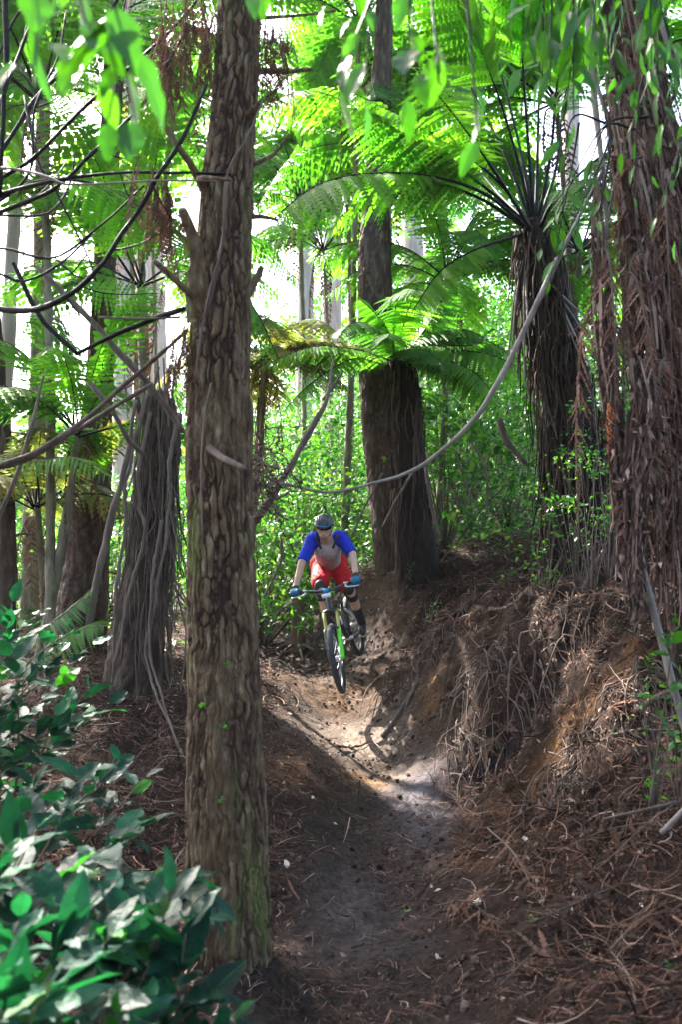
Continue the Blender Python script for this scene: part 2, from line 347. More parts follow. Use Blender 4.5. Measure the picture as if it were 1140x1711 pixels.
TRAIL = PP([(600,1790,3.0),(600,1711,4.0),(615,1500,5.5),(630,1400,6.5),(640,1300,7.45),(600,1228,8.6),(583,1180,9.35),(555,1115,10.3),(520,1080,11.4),(470,1048,12.8),(430,1015,14.5)])[:, :2]
TW = np.array([.62, .6, .50, .47, .45, .5, .55, .6, .6, .55, .5])
def trail_d(x, y):
    """signed-ish distance to the trail (negative inside)"""
    x = np.asarray(x, float); y = np.asarray(y, float); best = np.full(x.shape, 1e9)
    for a, b, wa, wb in zip(TRAIL[:-1], TRAIL[1:], TW[:-1], TW[1:]):
        d = b - a; t = np.clip(((x - a[0]) * d[0] + (y - a[1]) * d[1]) / d.dot(d), 0, 1)
        best = np.minimum(best, np.hypot(x - a[0] - t * d[0], y - a[1] - t * d[1]) - (wa + (wb - wa) * t))
    return best
def gz(x, y):
    x, y = np.broadcast_arrays(np.asarray(x, float), np.asarray(y, float)); sh = x.shape; x = x.ravel(); y = y.ravel(); out = np.zeros(len(x))
    for s in range(0, len(x), 40000):
        xx, yy = x[s:s + 40000], y[s:s + 40000]
        k = _U((xx[:, None] - _X[None, :, 0]) ** 2 + (yy[:, None] - _X[None, :, 1]) ** 2)
        out[s:s + 40000] = k @ _sol[:_n] + _sol[_n] + _sol[_n + 1] * xx + _sol[_n + 2] * yy
    td = trail_d(x, y); off = smooth(-.1, .5, td)
    out -= .07 * (1 - smooth(-.5, .15, td)) * np.ones_like(x)
    bank = smooth(.2, .8, x) * smooth(4.5, 6, y) * (1 - smooth(10, 12, y))
    out += off * ((fbm(x * 1.6, y * 1.6, 3, 4, 5) - .5) * (.24 + .34 * bank) + (fbm(x * 7, y * 7, 1, 3, 9) - .5) * (.09 + .16 * bank))
    out += (1 - off) * ((fbm(x * 2.5, y * 1.5, 8, 4, 31) - .5) * .14 + (fbm(x * 11, y * 9, 8, 3, 37) - .5) * .05)
    bq = P(382, 1640, 4.52); out += .13 * np.exp(-(((x - bq[0]) / .30) ** 2 + ((y - bq[1]) / .30) ** 2) ** 1.5)
    # dug-out hollow under the root mat of the bank
    hc = P(890, 1150, 7.1); g = np.exp(-(((x - hc[0]) / .62) ** 2 + ((y - hc[1]) / .22) ** 2)); out -= .28 * g
    return out.reshape(sh)
def G(x, y): return np.array([x, y, float(gz(x, y))])
def gbase(px, Y, dz=-.05):
    x = (px - 570) / FPX * Y / math.cos(PITCH) ; return np.array([x, Y, float(gz(x, Y)) + dz])

def warp(u, lo, mid0, mid1, hi, nlo, nmid, nhi):
    a = mid0 - (mid0 - lo) * (np.linspace(1, 0, nlo, endpoint=False) ** 2.2)
    return np.concatenate([a, np.linspace(mid0, mid1, nmid), mid1 + (hi - mid1) * (np.linspace(0, 1, nhi + 1)[1:] ** 2.2)])
gx = warp(0, -160, -3.6, 4.2, 160, 60, 300, 60); gy = warp(0, -30, 2.6, 12.5, 260, 20, 360, 90)
XX, YY = np.meshgrid(gx, gy); ZZ = gz(XX, YY)
far = smooth(60, 140, np.hypot(XX, YY - 10)); ZZ = ZZ * (1 - far) + far * 6.0
nx, ny = len(gx), len(gy); i = np.arange(ny - 1)[:, None] * nx; j = np.arange(nx - 1)[None, :]
GF = np.stack([i + j, i + j + 1, i + j + 1 + nx, i + j + nx], -1).reshape(-1, 4)
gme = mk('ground', np.stack([XX, YY, ZZ], -1).reshape(-1, 3), [GF])
def attr(me, name, vals):
    a = me.attributes.new(name, 'FLOAT', 'POINT'); a.data.foreach_set('value', np.asarray(vals, np.float32).ravel())
TD = trail_d(XX, YY)
attr(gme, 'packed', 1 - smooth(-.15, .28, TD + (fbm(XX * 3, YY * 3, 0, 3, 71) - .5) * .5))
def blob(px, py, Y, rx, ry):
    c = P(px, py, Y); return np.exp(-(((XX - c[0]) / rx) ** 2 + ((YY - c[1]) / ry) ** 2))
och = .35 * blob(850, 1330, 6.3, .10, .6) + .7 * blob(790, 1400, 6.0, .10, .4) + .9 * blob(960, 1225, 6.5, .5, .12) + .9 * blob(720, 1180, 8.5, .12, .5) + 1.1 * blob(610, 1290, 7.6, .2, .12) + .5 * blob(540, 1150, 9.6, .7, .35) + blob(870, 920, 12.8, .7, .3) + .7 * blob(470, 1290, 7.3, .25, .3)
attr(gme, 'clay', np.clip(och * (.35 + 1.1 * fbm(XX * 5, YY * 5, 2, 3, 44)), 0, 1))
attr(gme, 'sand', np.clip(blob(600, 1225, 8.5, .5, .6) + .5 * blob(650, 1290, 7.6, .4, .2) + .4 * blob(560, 1120, 10.2, .6, .5), 0, 1))  # sandy soil, painted paler where the sun patches fall
attr(gme, 'ash', np.clip(1.1 * blob(705, 1340, 7.0, .22, .6) + .4 * blob(600, 1500, 5.4, .3, .8) + .6 * blob(850, 1160, 7.1, .25, .1), 0, 1))
m, t, b = newmat('forest_floor'); L = t.links
tc = N(t, 'ShaderNodeTexCoord')
def tn(scale, detail=6, rough=.6, vec=None):
    n = N(t, 'ShaderNodeTexNoise'); n.inputs['Scale'].default_value = scale; n.inputs['Detail'].default_value = detail; n.inputs['Roughness'].default_value = rough
    L.new(vec or tc.outputs['Object'], n.inputs['Vector']); return n.outputs[0]
n1, n2, n3 = tn(2.2), tn(26, 8, .7), tn(90, 4)
lit = ramp(t, [(.3, (.006, .003, .002)), (.48, (.022, .010, .006)), (.6, (.048, .022, .014)), (.75, (.10, .052, .034))]); L.new(n2, lit.inputs[0])
dirt = ramp(t, [(.3, (.006, .003, .002)), (.46, (.018, .010, .007)), (.6, (.036, .021, .015)), (.75, (.075, .049, .037))]); L.new(n2, dirt.inputs[0])
def mixc(a, bcol, fac, scale=None):
    x = N(t, 'ShaderNodeMixRGB'); L.new(fac, x.inputs[0]); L.new(a, x.inputs[1])
    if isinstance(bcol, tuple): x.inputs[2].default_value = (*bcol, 1)
    else: L.new(bcol, x.inputs[2])
    return x.outputs[0]
def at(name):
    a = N(t, 'ShaderNodeAttribute'); a.attribute_name = name; return a.outputs['Fac']
def mul(a, k):
    x = N(t, 'ShaderNodeMath', operation='MULTIPLY'); L.new(a, x.inputs[0]); x.inputs[1].default_value = k; x.use_clamp = True; return x.outputs[0]
col = mixc(lit.outputs[0], dirt.outputs[0], at('packed'))
sunlit_sandr = ramp(t, [(.3, (.10, .065, .045)), (.7, (.32, .25, .2))]); L.new(n2, sunlit_sandr.inputs[0])
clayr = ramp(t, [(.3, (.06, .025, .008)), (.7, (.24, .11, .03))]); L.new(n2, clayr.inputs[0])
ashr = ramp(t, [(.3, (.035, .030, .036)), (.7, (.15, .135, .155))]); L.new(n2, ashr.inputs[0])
col = mixc(col, sunlit_sandr.outputs[0], mul(at('sand'), .8)); col = mixc(col, ashr.outputs[0], mul(at('ash'), .8)); col = mixc(col, clayr.outputs[0], mul(at('clay'), .85))
pat = N(t, 'ShaderNodeMapRange'); pat.inputs[1].default_value = .3; pat.inputs[2].default_value = .72; pat.inputs[3].default_value = .62; pat.inputs[4].default_value = 1.3; L.new(n1, pat.inputs[0])
vs = N(t, 'ShaderNodeVectorMath', operation='SCALE'); L.new(col, vs.inputs[0]); L.new(pat.outputs[0], vs.inputs['Scale']); L.new(vs.outputs[0], b.inputs['Base Color'])
b.inputs['Roughness'].default_value = .9; b.inputs['Specular IOR Level'].default_value = .2
ad = N(t, 'ShaderNodeMath', operation='MULTIPLY_ADD'); ad.inputs[1].default_value = .35; L.new(n3, ad.inputs[0]); L.new(n2, ad.inputs[2])
bp = N(t, 'ShaderNodeBump'); bp.inputs['Strength'].default_value = .9; bp.inputs['Distance'].default_value = .03; L.new(ad.outputs[0], bp.inputs['Height']); L.new(bp.outputs[0], b.inputs['Normal'])
tag(link('ground', gme, m), kind='structure')

def gnormal(x, y, e=.05):
    zx = (gz(x + e, y) - gz(x - e, y)) / (2 * e); zy = (gz(x, y + e) - gz(x, y - e)) / (2 * e)
    return nrm(np.stack([-zx, -zy, np.ones_like(zx)], -1))
def sample_ground(n, x0, x1, y0, y1, keep, ypow=1.0):
    """random ground points inside the camera's wedge, density chosen by keep(x, y)"""
    xs, ys = [], []
    got = 0
    while got < n:
        y = y0 + (y1 - y0) * RNG.random(n) ** ypow; x = RNG.uniform(x0, x1, n)
        ok = (np.abs(x) < y * .43 + .5) & (RNG.random(n) < keep(x, y)); xs.append(x[ok]); ys.append(y[ok]); got += ok.sum()
    return np.concatenate(xs)[:n], np.concatenate(ys)[:n]
def litter(n, keep, L0, L1, w0, w1, lift=.02, segs=4, x0=-6, x1=7, y0=2.6, y1=14, curl=.5, ypow=1.35):
    x, y = sample_ground(n, x0, x1, y0, y1, keep, ypow); nr = gnormal(x, y, .09); k_ = RNG.random(n) < smooth(.45, .72, nr[:, 2]) + .06; x, y, nr = x[k_], y[k_], nr[k_]; n = len(x); z = gz(x, y)
    L_ = RNG.uniform(L0, L1, n) ** 1.0 * RNG.choice([.5, 1, 1.6], n, p=[.45, .45, .1]); d = rdir(n); d = nrm(d - nr * (d * nr).sum(-1, keepdims=True) + nr * RNG.normal(size=(n, 1)) * .22)
    s = nrm(np.cross(nr, d)); tt = np.linspace(-.5, .5, segs)[None, :, None]; cv = RNG.normal(size=(n, 1, 1)) * curl; cz = RNG.normal(size=(n, 1, 1)) * curl * .45
    c = np.stack([x, y, z], -1) + nr * (RNG.random((n, 1)) * lift + .004)
    Pt = c[:, None] + d[:, None] * (tt * L_[:, None, None]) + s[:, None] * (cv * (tt ** 2 - .08) * L_[:, None, None]) + nr[:, None] * (cz * (tt ** 2) * L_[:, None, None])
    wd = RNG.uniform(w0, w1, (n, 1)) * np.linspace(1, .35, segs)[None, :]
    return ribbons(Pt, wd, nrm(s + nr * RNG.normal(size=(n, 1)) * .5))
offt = lambda x, y: .07 + .93 * smooth(-.15, .55, trail_d(x, y) + (vn(x * 2, y * 2, 0, 3) - .5) * .5)
M['litter'] = noisemat('fallen_needle_litter', [(.2, (.008, .003, .002)), (.45, (.030, .011, .006)), (.62, (.070, .027, .016)), (.78, (.13, .062, .038)), (.95, (.34, .25, .2))], (3, 3, 3), bump=0, island=.75)
a = Acc(); a.add(*litter(9000, lambda x, y: (trail_d(x, y) < .2) * smooth(.35, .7, vn(x * 2.4, y * 1.6, 0, 61)), .03, .10, .0015, .003)); a.add(*litter(80000, offt, .05, .18, .0018, .0038)); a.add(*litter(26000, offt, .12, .34, .0028, .006, lift=.07, curl=.9, segs=6))
tag(part('fallen_needles', a, M['litter'], None, False), label='brown tangle of fallen needles and twigs covering the slope', cat='leaf litter', kind='stuff')
# dead leaf scraps
def scraps(n, keep, s0, s1, ypow=1.3, **k):
    x, y = sample_ground(n, -6, 7, 2.8, 14, keep, ypow); nr = gnormal(x, y); p = np.stack([x, y, gz(x, y)], -1) + nr * .012
    tv, tf = leaf_small(.4); d = rdir(n); d = nrm(d - nr * (d * nr).sum(-1, keepdims=True) * .8)
    return scat(tv, tf, p, basis(d, nrm(nr + RNG.normal(size=(n, 3)) * .5)), RNG.uniform(s0, s1, n))
M['deadleaf'] = leafmat('dead_leaf', [(0, (.09, .04, .022)), (.45, (.2, .10, .06)), (.8, (.38, .24, .17)), (1, (.6, .48, .4))], (1, .9, .8), .15, .7, .2)
tag(part('fallen_leaves', scraps(7000, lambda x, y: offt(x, y) * smooth(.3, .65, vn(x * 1.7, y * 1.7, 0, 8)), .02, .06), M['deadleaf'], None, False), label='curled pale brown dead leaves scattered over the banks', cat='leaf litter', kind='stuff')

def clods(n, keep, s0, s1):
    x, y = sample_ground(n, -5, 6, 2.8, 13, keep, 1.3); th = np.linspace(.25, math.pi - .25, 4); ph = np.arange(6) * math.pi / 3
    tv = np.array([[math.sin(a) * math.cos(b_), math.sin(a) * math.sin(b_), math.cos(a)] for a in th for b_ in ph]); tf = []
    for i in range(3):
        for j in range(6): tf.append([i * 6 + j, (i + 1) * 6 + j, (i + 1) * 6 + (j + 1) % 6, i * 6 + (j + 1) % 6])
    s = s0 + (s1 - s0) * RNG.random(n) ** 4; V, F = scat(tv, [np.array(tf), np.array([[0, 1, 2, 3, 4, 5]])], np.stack([x, y, gz(x, y) + s * .2], -1), basis(rdir(n), rdir(n)), np.stack([s * RNG.uniform(.6, 1.3, n), s * RNG.uniform(.6, 1.2, n), s * RNG.uniform(.4, .9, n)], -1))
    return V + (np.stack([vn(V[:, 0] * 90, V[:, 1] * 90, V[:, 2] * 90 + k * 40, k) - .5 for k in range(3)], -1)) * .008, F
M['clod'] = noisemat('dirt_clod', [(.2, (.012, .007, .005)), (.5, (.04, .025, .019)), (.8, (.10, .068, .052)), (.97, (.28, .21, .17))], (30, 30, 30), bump=.6, island=.6)
tag(part('dirt_clods', clods(14000, lambda x, y: .15 + .85 * smooth(.42, .6, vn(x * 2.2, y * 2.2, 4, 21)), .004, .028), M['clod'], None, False), label='loose dirt clods and small stones strewn over the trail and banks', cat='dirt clods', kind='stuff')
# ------------------------------------------------------------------ trunks and stems
def bark_disp(amp, k=9.0, kz=1.6, seed=0, lump=.15, power=1.0):
    def f(path, th, rr, dirs):
        r = rr * np.ones_like(rr); X = dirs[..., 0] * r; Y = dirs[..., 1] * r; Z = path[:, 2][:, None] * np.ones_like(r)
        wx = (fbm(X * 9, Y * 9, Z * 9, 4, seed + 5) - .5) * 2.0; wy = (fbm(X * 9, Y * 9, Z * 9, 4, seed + 15) - .5) * 2.0; wz = (fbm(X * 14, Y * 14, Z * 4, 3, seed + 25) - .5) * 1.6
        g1, g2, idh = voro(X * k + wx, Y * k + wy, Z * kz + wz, seed); fiss = np.clip(1 - (g2 - g1) / .26, 0, 1)
        big = fbm(X * 2.2, Y * 2.2, Z * .9, 3, seed + 9) - .5; fine = fbm(X * k * 2.6, Y * k * 2.6, Z * kz * 2.6, 3, seed + 3) - .5
        fiss = fiss * (.4 + .6 * smooth(.30, .54, fbm(X * 5, Y * 5, Z * 2.5, 3, seed + 51)))
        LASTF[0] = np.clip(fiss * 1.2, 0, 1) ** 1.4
        return -amp * fiss ** .8 + amp * .7 * (idh - .5) + big * lump * rr + fine * amp * .7
    return f
def trunk(pts, wid, sides=48, step=.04, amp=.02, k=9, kz=1.6, seed=0, lump=.15, flare=0.0, fl=.35):
    """pts: pixel path bottom->top (px,py,Y); wid: widths in photo pixels"""
    W = PP(pts); rad = np.array([w_ / 2 / pxm(p[2]) for w_, p in zip(wid, pts)]); Ln = np.linalg.norm(np.diff(W, axis=0), axis=1).sum()
    n = max(int(Ln / step), 8); path = catmull(W, n); r = catmull(np.stack([rad, rad, rad], -1), n)[:, 0].clip(.005)
    s = np.linspace(0, Ln, n)
    if flare: r = r * (1 + flare * np.exp(-s / fl))
    return tube(path, r, sides, True, bark_disp(amp, k, kz, seed, lump)), path, r
def stick(pts, wid, sides=7, n=None, wob=.25, seed=0, nz=.35, world=False):
    W = np.asarray(pts, float) if world else PP(pts)
    wid = np.broadcast_to(wid, (len(W),)); rad = wid if world else np.array([w_ / 2 / pxm(p[2]) for w_, p in zip(wid, pts)])
    Ln = np.linalg.norm(np.diff(W, axis=0), axis=1).sum(); n = n or int(np.clip(Ln / .06, 6, 80)); path = catmull(W, n)
    r = np.interp(np.linspace(0, len(W) - 1, n), np.arange(len(W)), rad); r = r * (1 + nz * (vn(np.arange(n) * .6, seed * 3.7, 0, 2) - .5))
    off = np.stack([fbm(np.arange(n) * .35, seed * 1.3 + q * 9.1, 0, 3, 6) - .5 for q in range(3)], -1) * (r.mean() * wob * 4)
    return tube(path + off * np.sin(np.linspace(0, math.pi, n))[:, None], r, sides)
def strands(n, axis_path, rad, Lr, wr, out=.03, K=7, tubes=True, spread=.06, zr=(0, 1), az=None, curl=.05):
    """fibres, roots or dead stalks hanging down along a trunk"""
    t = RNG.uniform(zr[0], zr[1], n); idx = (t * (len(axis_path) - 1)).astype(int); c = axis_path[idx]; r = np.asarray(rad)[idx] if np.ndim(rad) else np.full(n, rad)
    a = RNG.uniform(0, 2 * math.pi, n) if az is None else RNG.uniform(az[0], az[1], n); d = np.stack([np.cos(a), np.sin(a), np.zeros(n)], -1)
    L_ = RNG.uniform(Lr[0], Lr[1], n); s = np.linspace(0, 1, K)[None, :, None]
    e = nrm(d + RNG.normal(size=(n, 3)) * .4)
    Pt = c[:, None] + d[:, None] * (r + RNG.random(n) * out)[:, None, None] + np.array([0, 0, -1.0]) * (s * L_[:, None, None]) + e[:, None] * (s ** 1.5 * (L_ * spread * RNG.random(n))[:, None, None])
    wv = np.stack([vn(s[..., 0] * 3 + RNG.random((n, 1)) * 50, q * 7.7 + np.zeros((n, K)), 0, 12) - .5 for q in range(3)], -1) * curl * 2
    Pt = Pt + wv * np.sqrt(s)
    wd = RNG.uniform(wr[0], wr[1], (n, 1)) * (1 - .6 * s[..., 0])
    return btubes(Pt, wd, 3) if tubes else ribbons(Pt, wd * 1.5)

# --- the big foreground pine
base = G(*P(385, 1640, 4.55)[:2])
T1 = thing('pine_tree', base, 'large ridged pine trunk in the left foreground with broken branch stubs and moss streaks', 'tree')
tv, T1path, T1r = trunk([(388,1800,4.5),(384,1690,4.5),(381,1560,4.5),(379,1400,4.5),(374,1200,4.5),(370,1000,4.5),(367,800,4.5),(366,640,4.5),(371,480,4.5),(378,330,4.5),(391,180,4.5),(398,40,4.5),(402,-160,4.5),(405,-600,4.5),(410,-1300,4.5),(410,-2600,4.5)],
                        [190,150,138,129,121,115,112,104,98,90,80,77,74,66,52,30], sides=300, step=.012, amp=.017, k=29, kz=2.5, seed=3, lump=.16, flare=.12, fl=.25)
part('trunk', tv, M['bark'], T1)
for k, (pts, wd) in enumerate([
    ([(345,520,4.45),(332,490,4.4),(338,420,4.38),(318,375,4.35),(303,350,4.3)], [44,38,28,24,17]),
    ([(340,505,4.45),(318,492,4.35),(285,460,4.3),(256,436,4.25)], [22,14,12,10]),
    ([(352,340,4.45),(330,298,4.4),(300,245,4.3),(270,205,4.3),(252,168,4.3)], [22,14,11,12,9]),
    ([(405,500,4.55),(425,465,4.6),(438,445,4.6)], [24,15,9]),
    ([(412,280,4.5),(450,262,4.5),(470,240,4.5),(481,226,4.5)], [9,7,6,4]),
    ([(418,118,4.55),(470,117,4.6),(524,116,4.6)], [11,9,7]),
    ([(412,362,4.5),(440,363,4.5),(463,368,4.5)], [11,8,5]),
    ([(345,745,4.4),(370,762,4.2),(395,775,4.1),(409,784,4.05)], [16,11,9,10]),
    ([(402,790,4.5),(416,745,4.45),(421,700,4.45),(417,662,4.45)], [24,15,10,5]),
    ([(350,300,4.4),(330,297,4.35),(340,296,4.2),(386,301,4.1)], [10,8,7,5]),
    ([(415,30,4.55),(480,27,4.6),(560,18,4.7)], [8,6,4]),
    ([(405,205,4.5),(425,180,4.35),(440,165,4.3)], [16,12,7])]):
    part('branch_stub', stick(pts, wd, 9, seed=k + 3, wob=.5), M['bark'] if k not in (7,) else M['deadgrey'], T1)
None and part('broken_branch_scar', stick([(345,700,4.36),(342,745,4.34),(352,790,4.36)], [30,46,26], 10, wob=.3), M['fibre'], T1)
a = Acc()
for k, (pts, wd) in enumerate([([(440,165,4.3),(415,225,4.25),(378,295,4.22),(372,400,4.2),(352,480,4.2),(335,560,4.2),(325,640,4.25)], 4),
                ([(380,302,4.2),(376,360,4.2),(366,430,4.2),(345,530,4.2)], 5), ([(352,640,4.25),(340,700,4.22),(335,800,4.24),(338,900,4.3)], 3),
                ([(395,560,4.24),(402,640,4.25),(398,720,4.25)], 3)]):
    a.add(*stick(pts, wd, 5, seed=k))
part('climbing_vine', a, M['vine'], T1)
# dead fern rags caught on the branch stubs, hanging in fringes
a = Acc()
RAG = [(350,10,4.5,16,.3,.85,.07),(325,30,4.45,16,.3,.8,.07),(300,60,4.45,12,.2,.7,.06),(425,40,4.5,14,.2,.5,.05),(280,100,4.4,10,.2,.5,.06),(470,50,4.6,8,.15,.35,.04),(262,290,4.4,16,.2,.6,.05),(445,60,4.6,12,.2,.6,.04),(455,120,4.6,5,.1,.25,.04),(300,545,4.4,9,.2,.5,.03),(275,330,4.4,9,.2,.45,.04)]
for (px, py, Y, n, L0, L1, sp) in RAG:
    c = P(px, py, Y)
    for k in range(n):
        p0 = c + RNG.normal(size=3) * np.array([sp, sp, sp * 1.2]); L_ = RNG.uniform(L0, L1); q = np.array([RNG.normal() * .12, RNG.normal() * .1, -1.0]) * L_
        r_, p_ = frond(catmull([p0, p0 + q * .5 + RNG.normal(size=3) * .02, p0 + q], 12), RNG.uniform(.05, .10), n=int(12 + L_ * 14), bare=.05, r0=.0035, r1=.001, tmpl=PINNA_LO, jit=.4, shrivel=.9, missing=.25); a.add(*r_); a.add(*p_)
part('hanging_dead_fronds', a, M['ferndead'], T1)
def seedleaves(n, spots, mat, parent, s=.03):
    pos = np.array([P(*q) for q in spots]); m_ = len(pos) * n; pos = np.repeat(pos, n, 0); d = nrm(rdir(m_) + np.array([0, -.4, .5])); tvv, tff = leaf_small(.6)
    return part('leaf_sprig', scat(tvv, tff, pos, basis(d, rdir(m_)), RNG.uniform(.5, 1, m_) * s), mat, parent)
[seedleaves(4, [q_], M['shrub'], T1, .045) for q_ in [(372,1215,4.27),(369,1337,4.27),(380,1110,4.27),(340,1180,4.28)]]

# --- generic parts for the pines whose crowns are above the picture
def crown(c, rx, rz, n, seed=0, size=.35, hole=None):
    """needle tufts on limbs; returns (limbs VF, tufts VF) in world coordinates"""
    nl = 16; a = Acc(); ends = []
    for k in range(nl):
        an = k * 2.4 + RNG.random(); z0 = c[2] + rz * (k / nl - .5) * 1.6; rr = rx * (1 - .5 * abs(k / nl - .35)) * RNG.uniform(.75, 1.1)
        p0 = np.array([c[0], c[1], z0]); p2 = p0 + np.array([math.cos(an) * rr, math.sin(an) * rr, RNG.uniform(-.1, .35) * rr]); p1 = (p0 + p2) / 2 + np.array([0, 0, .1 * rr])
        a.add(*stick([p0, p1, p2], [.05, .03, .01], 5, n=7, world=True)); q = catmull([p0, p1, p2], 14)[4:]; ends.append(q)
    E = np.concatenate(ends); pick = RNG.integers(0, len(E), n); pos = E[pick] + RNG.normal(size=(n, 3)) * np.array([rx * .13, rx * .13, rz * .10])
    tv = np.array([[0, .05, 0], [0, -.05, 0], [1, .02, -.1], [.2, .3, 0], [.3, .3, .05], [.9, .4, 0], [.2, -.3, 0], [.3, -.3, .05], [.9, -.4, 0], [0, 0, .15], [.1, 0, .25], [.6, 0, .6]]); tf = [np.array([[0, 1, 2], [3, 4, 5], [6, 7, 8], [9, 10, 11]])]
    # keep the gaps in the canopy that let the sun reach the landing and the rider
    if hole is not None: pos = pos[hole(pos)]
    return a.get(), scat(tv, tf, pos, basis(rdir(len(pos)), rdir(len(pos))), RNG.uniform(.6, 1.3, len(pos)) * size)
LITP = [(P(600,1215,8.6), .48), (P(640,1275,7.9), .26), (P(690,1290,7.6), .2), (P(560,930,9.5), .55), (P(585,1000,9.8), .5), (P(700,1090,9.3), .32), (P(520,1110,10.3), .6), (P(980,1300,5.9), .25), (P(880,1010,8.5), .3), (P(1060,1200,6), .25), (P(1100,700,5.5), .5)]
def gaps(pos):
    keep = np.ones(len(pos), bool)
    for c, r_ in LITP:
        v = pos - c; d = v @ SUN; off = np.linalg.norm(v - d[:, None] * SUN, axis=1); keep &= ~((off < r_ + vn(pos[:, 0] * 3, pos[:, 1] * 3, pos[:, 2] * 3, 4) * .5 - .1) & (d > 0))
    return keep
def pine(px_pts, wid, label, mat, seed=0, crown_at=None, cr=(2.2, 2.5), ncr=1500, sides=20, step=.15, amp=.02, k=6, kz=.8, group=None, stubs=3, csize=.3):
    (tv_, path, r) = trunk(px_pts, wid, sides=sides, step=step, amp=amp, k=k, kz=kz, seed=seed)
    b_ = path[0]; th_ = thing('pine_tree', (b_[0], b_[1], float(gz(b_[0], b_[1]))), label, 'tree', group)
    part('trunk', tv_, mat, th_)
    a = Acc()
    for s_ in range(stubs):
        i_ = RNG.integers(int(len(path) * .25), int(len(path) * .8)); an = RNG.uniform(0, 6.28); L_ = RNG.uniform(.3, 1.2); p0 = path[i_]
        part('branch_stub', stick([p0, p0 + np.array([math.cos(an) * L_ * .6, math.sin(an) * L_ * .3, .05 * L_]), p0 + np.array([math.cos(an) * L_, math.sin(an) * L_ * .6, -.1])], [.025, .016, .008], 5, n=8, world=True), mat, th_)
    c = path[-1] - np.array([0, 0, cr[1] * .4]); lv, tv2 = crown(c, cr[0], cr[1], ncr, seed, csize, gaps)
    part('limbs', lv, mat, th_); part('crown', tv2, M['needle'], th_, False)
    return th_
c = T1path[-1] - np.array([0, 0, 1.2]); lv, tv2 = crown(c, 2.4, 2.6, 1600, 1, .3, gaps); part('limbs', lv, M['bark'], T1); part('crown', tv2, M['needle'], T1, False)

# --- the pine behind the middle tree fern
pine([(672,1060,12.0),(668,965,12.0),(650,820,12.0),(634,680,12.0),(628,520,12.0),(627,420,12.0),(630,330,12.0),(640,100,12.0),(650,-200,12.0),(660,-500,12.0)], [96,80,70,64,60,58,46,34,28,20], 'ridged pine trunk rising behind the low tree fern right of the rider', M['bark_far'], seed=11, sides=64, step=.05, amp=.024, k=15, kz=3.5, ncr=1500, cr=(3, 2.5))
# --- left middle pine
pine([(126,1210,11.0),(132,1085,11.0),(140,980,11.0),(150,850,11.0),(160,720,11.0),(170,560,11.0),(180,300,11.0),(195,0,11.0),(210,-500,11.0)], [104,90,80,68,56,44,38,34,24], 'rough pine trunk dark at its foot, left of the vine-wrapped stump', M['bark_far'], seed=12, sides=56, step=.06, amp=.024, k=15, kz=3.5, ncr=1500, cr=(3, 2.5))
pine([(48,1110,12.5),(52,900,12.5),(62,700,12.5),(70,300,12.5),(80,-300,12.5)], [36,32,30,26,18], 'thin pine trunk left of the rough pine at the left edge', M['paletrunk'], seed=13, sides=28, ncr=1200)  # pale bark colour fades this dark trunk into the glare
pine([(8,1140,10.0),(12,900,10.0),(2,700,10.0),(-30,300,10),(-60,-300,10.0)], [36,30,28,24,18], 'slim blackish trunk cut by the left edge of the picture', M['bark_far'], seed=14, sides=28, ncr=1200)
# far pines, bark colour paled for distance haze
FARP = [(262,30,52,'broad pale pine trunk far behind the hanging rags left of the big pine'),(205,27,34,'pale straight pine trunk second in the far row at left'),
        (505,26,30,'pale grey pine trunk far off just right of the big pine'),(548,30,34,'pale pine trunk in the glare between the big pine and the middle pine'),
        (705,27,38,'pale pine trunk far behind the radiating black fern stalks'),(950,30,32,'pale trunk far off right of the radiating fern crown'),
        ]
for k, (px, Y, wd, lab) in enumerate(FARP):
    x0 = (px - 570) / FPX * Y; zb = float(gz(x0, Y)); py0 = 987 - (zb - CAMZ) / Y * FPX; lean = RNG.normal() * 12
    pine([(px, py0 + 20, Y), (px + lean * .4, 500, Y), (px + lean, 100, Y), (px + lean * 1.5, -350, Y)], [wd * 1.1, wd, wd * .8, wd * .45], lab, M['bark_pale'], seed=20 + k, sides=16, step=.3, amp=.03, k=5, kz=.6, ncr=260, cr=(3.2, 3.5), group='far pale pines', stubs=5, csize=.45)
# added pines out of view at left, crowns placed to block the sun
for k, (x, y, h) in enumerate([(-7.5, 9.5, 9.5), (-6.2, 13.5, 12), (-9.5, 14.5, 11), (-11.5, 10.5, 10.5), (-4.7, 12.2, 11.6)]):
    zb = float(gz(x, y)); p = np.array([[x, y, zb - .2], [x + .1, y, zb + h * .5], [x + .15, y, zb + h]]); th_ = thing('pine_tree', (x, y, zb), ['tall pine crown above the picture at left, shading the slope', 'high pine crown over the far left canopy', 'pine crown out beyond the left edge', 'outermost left pine crown', 'high pine crown over the trail'][k], 'tree', 'shade pines')
    part('trunk', tube(catmull(p, 40), np.linspace(.13, .06, 40), 14, True, bark_disp(.02, 6, .8, k + 60)), M['bark_pale'], th_)
    lv, tv2 = crown(p[-1] - np.array([0, 0, 1.0]), 2.9, 2.8, 2600, k, .36, gaps); part('limbs', lv, M['bark_far'], th_); part('crown', tv2, M['needle'], th_, False)

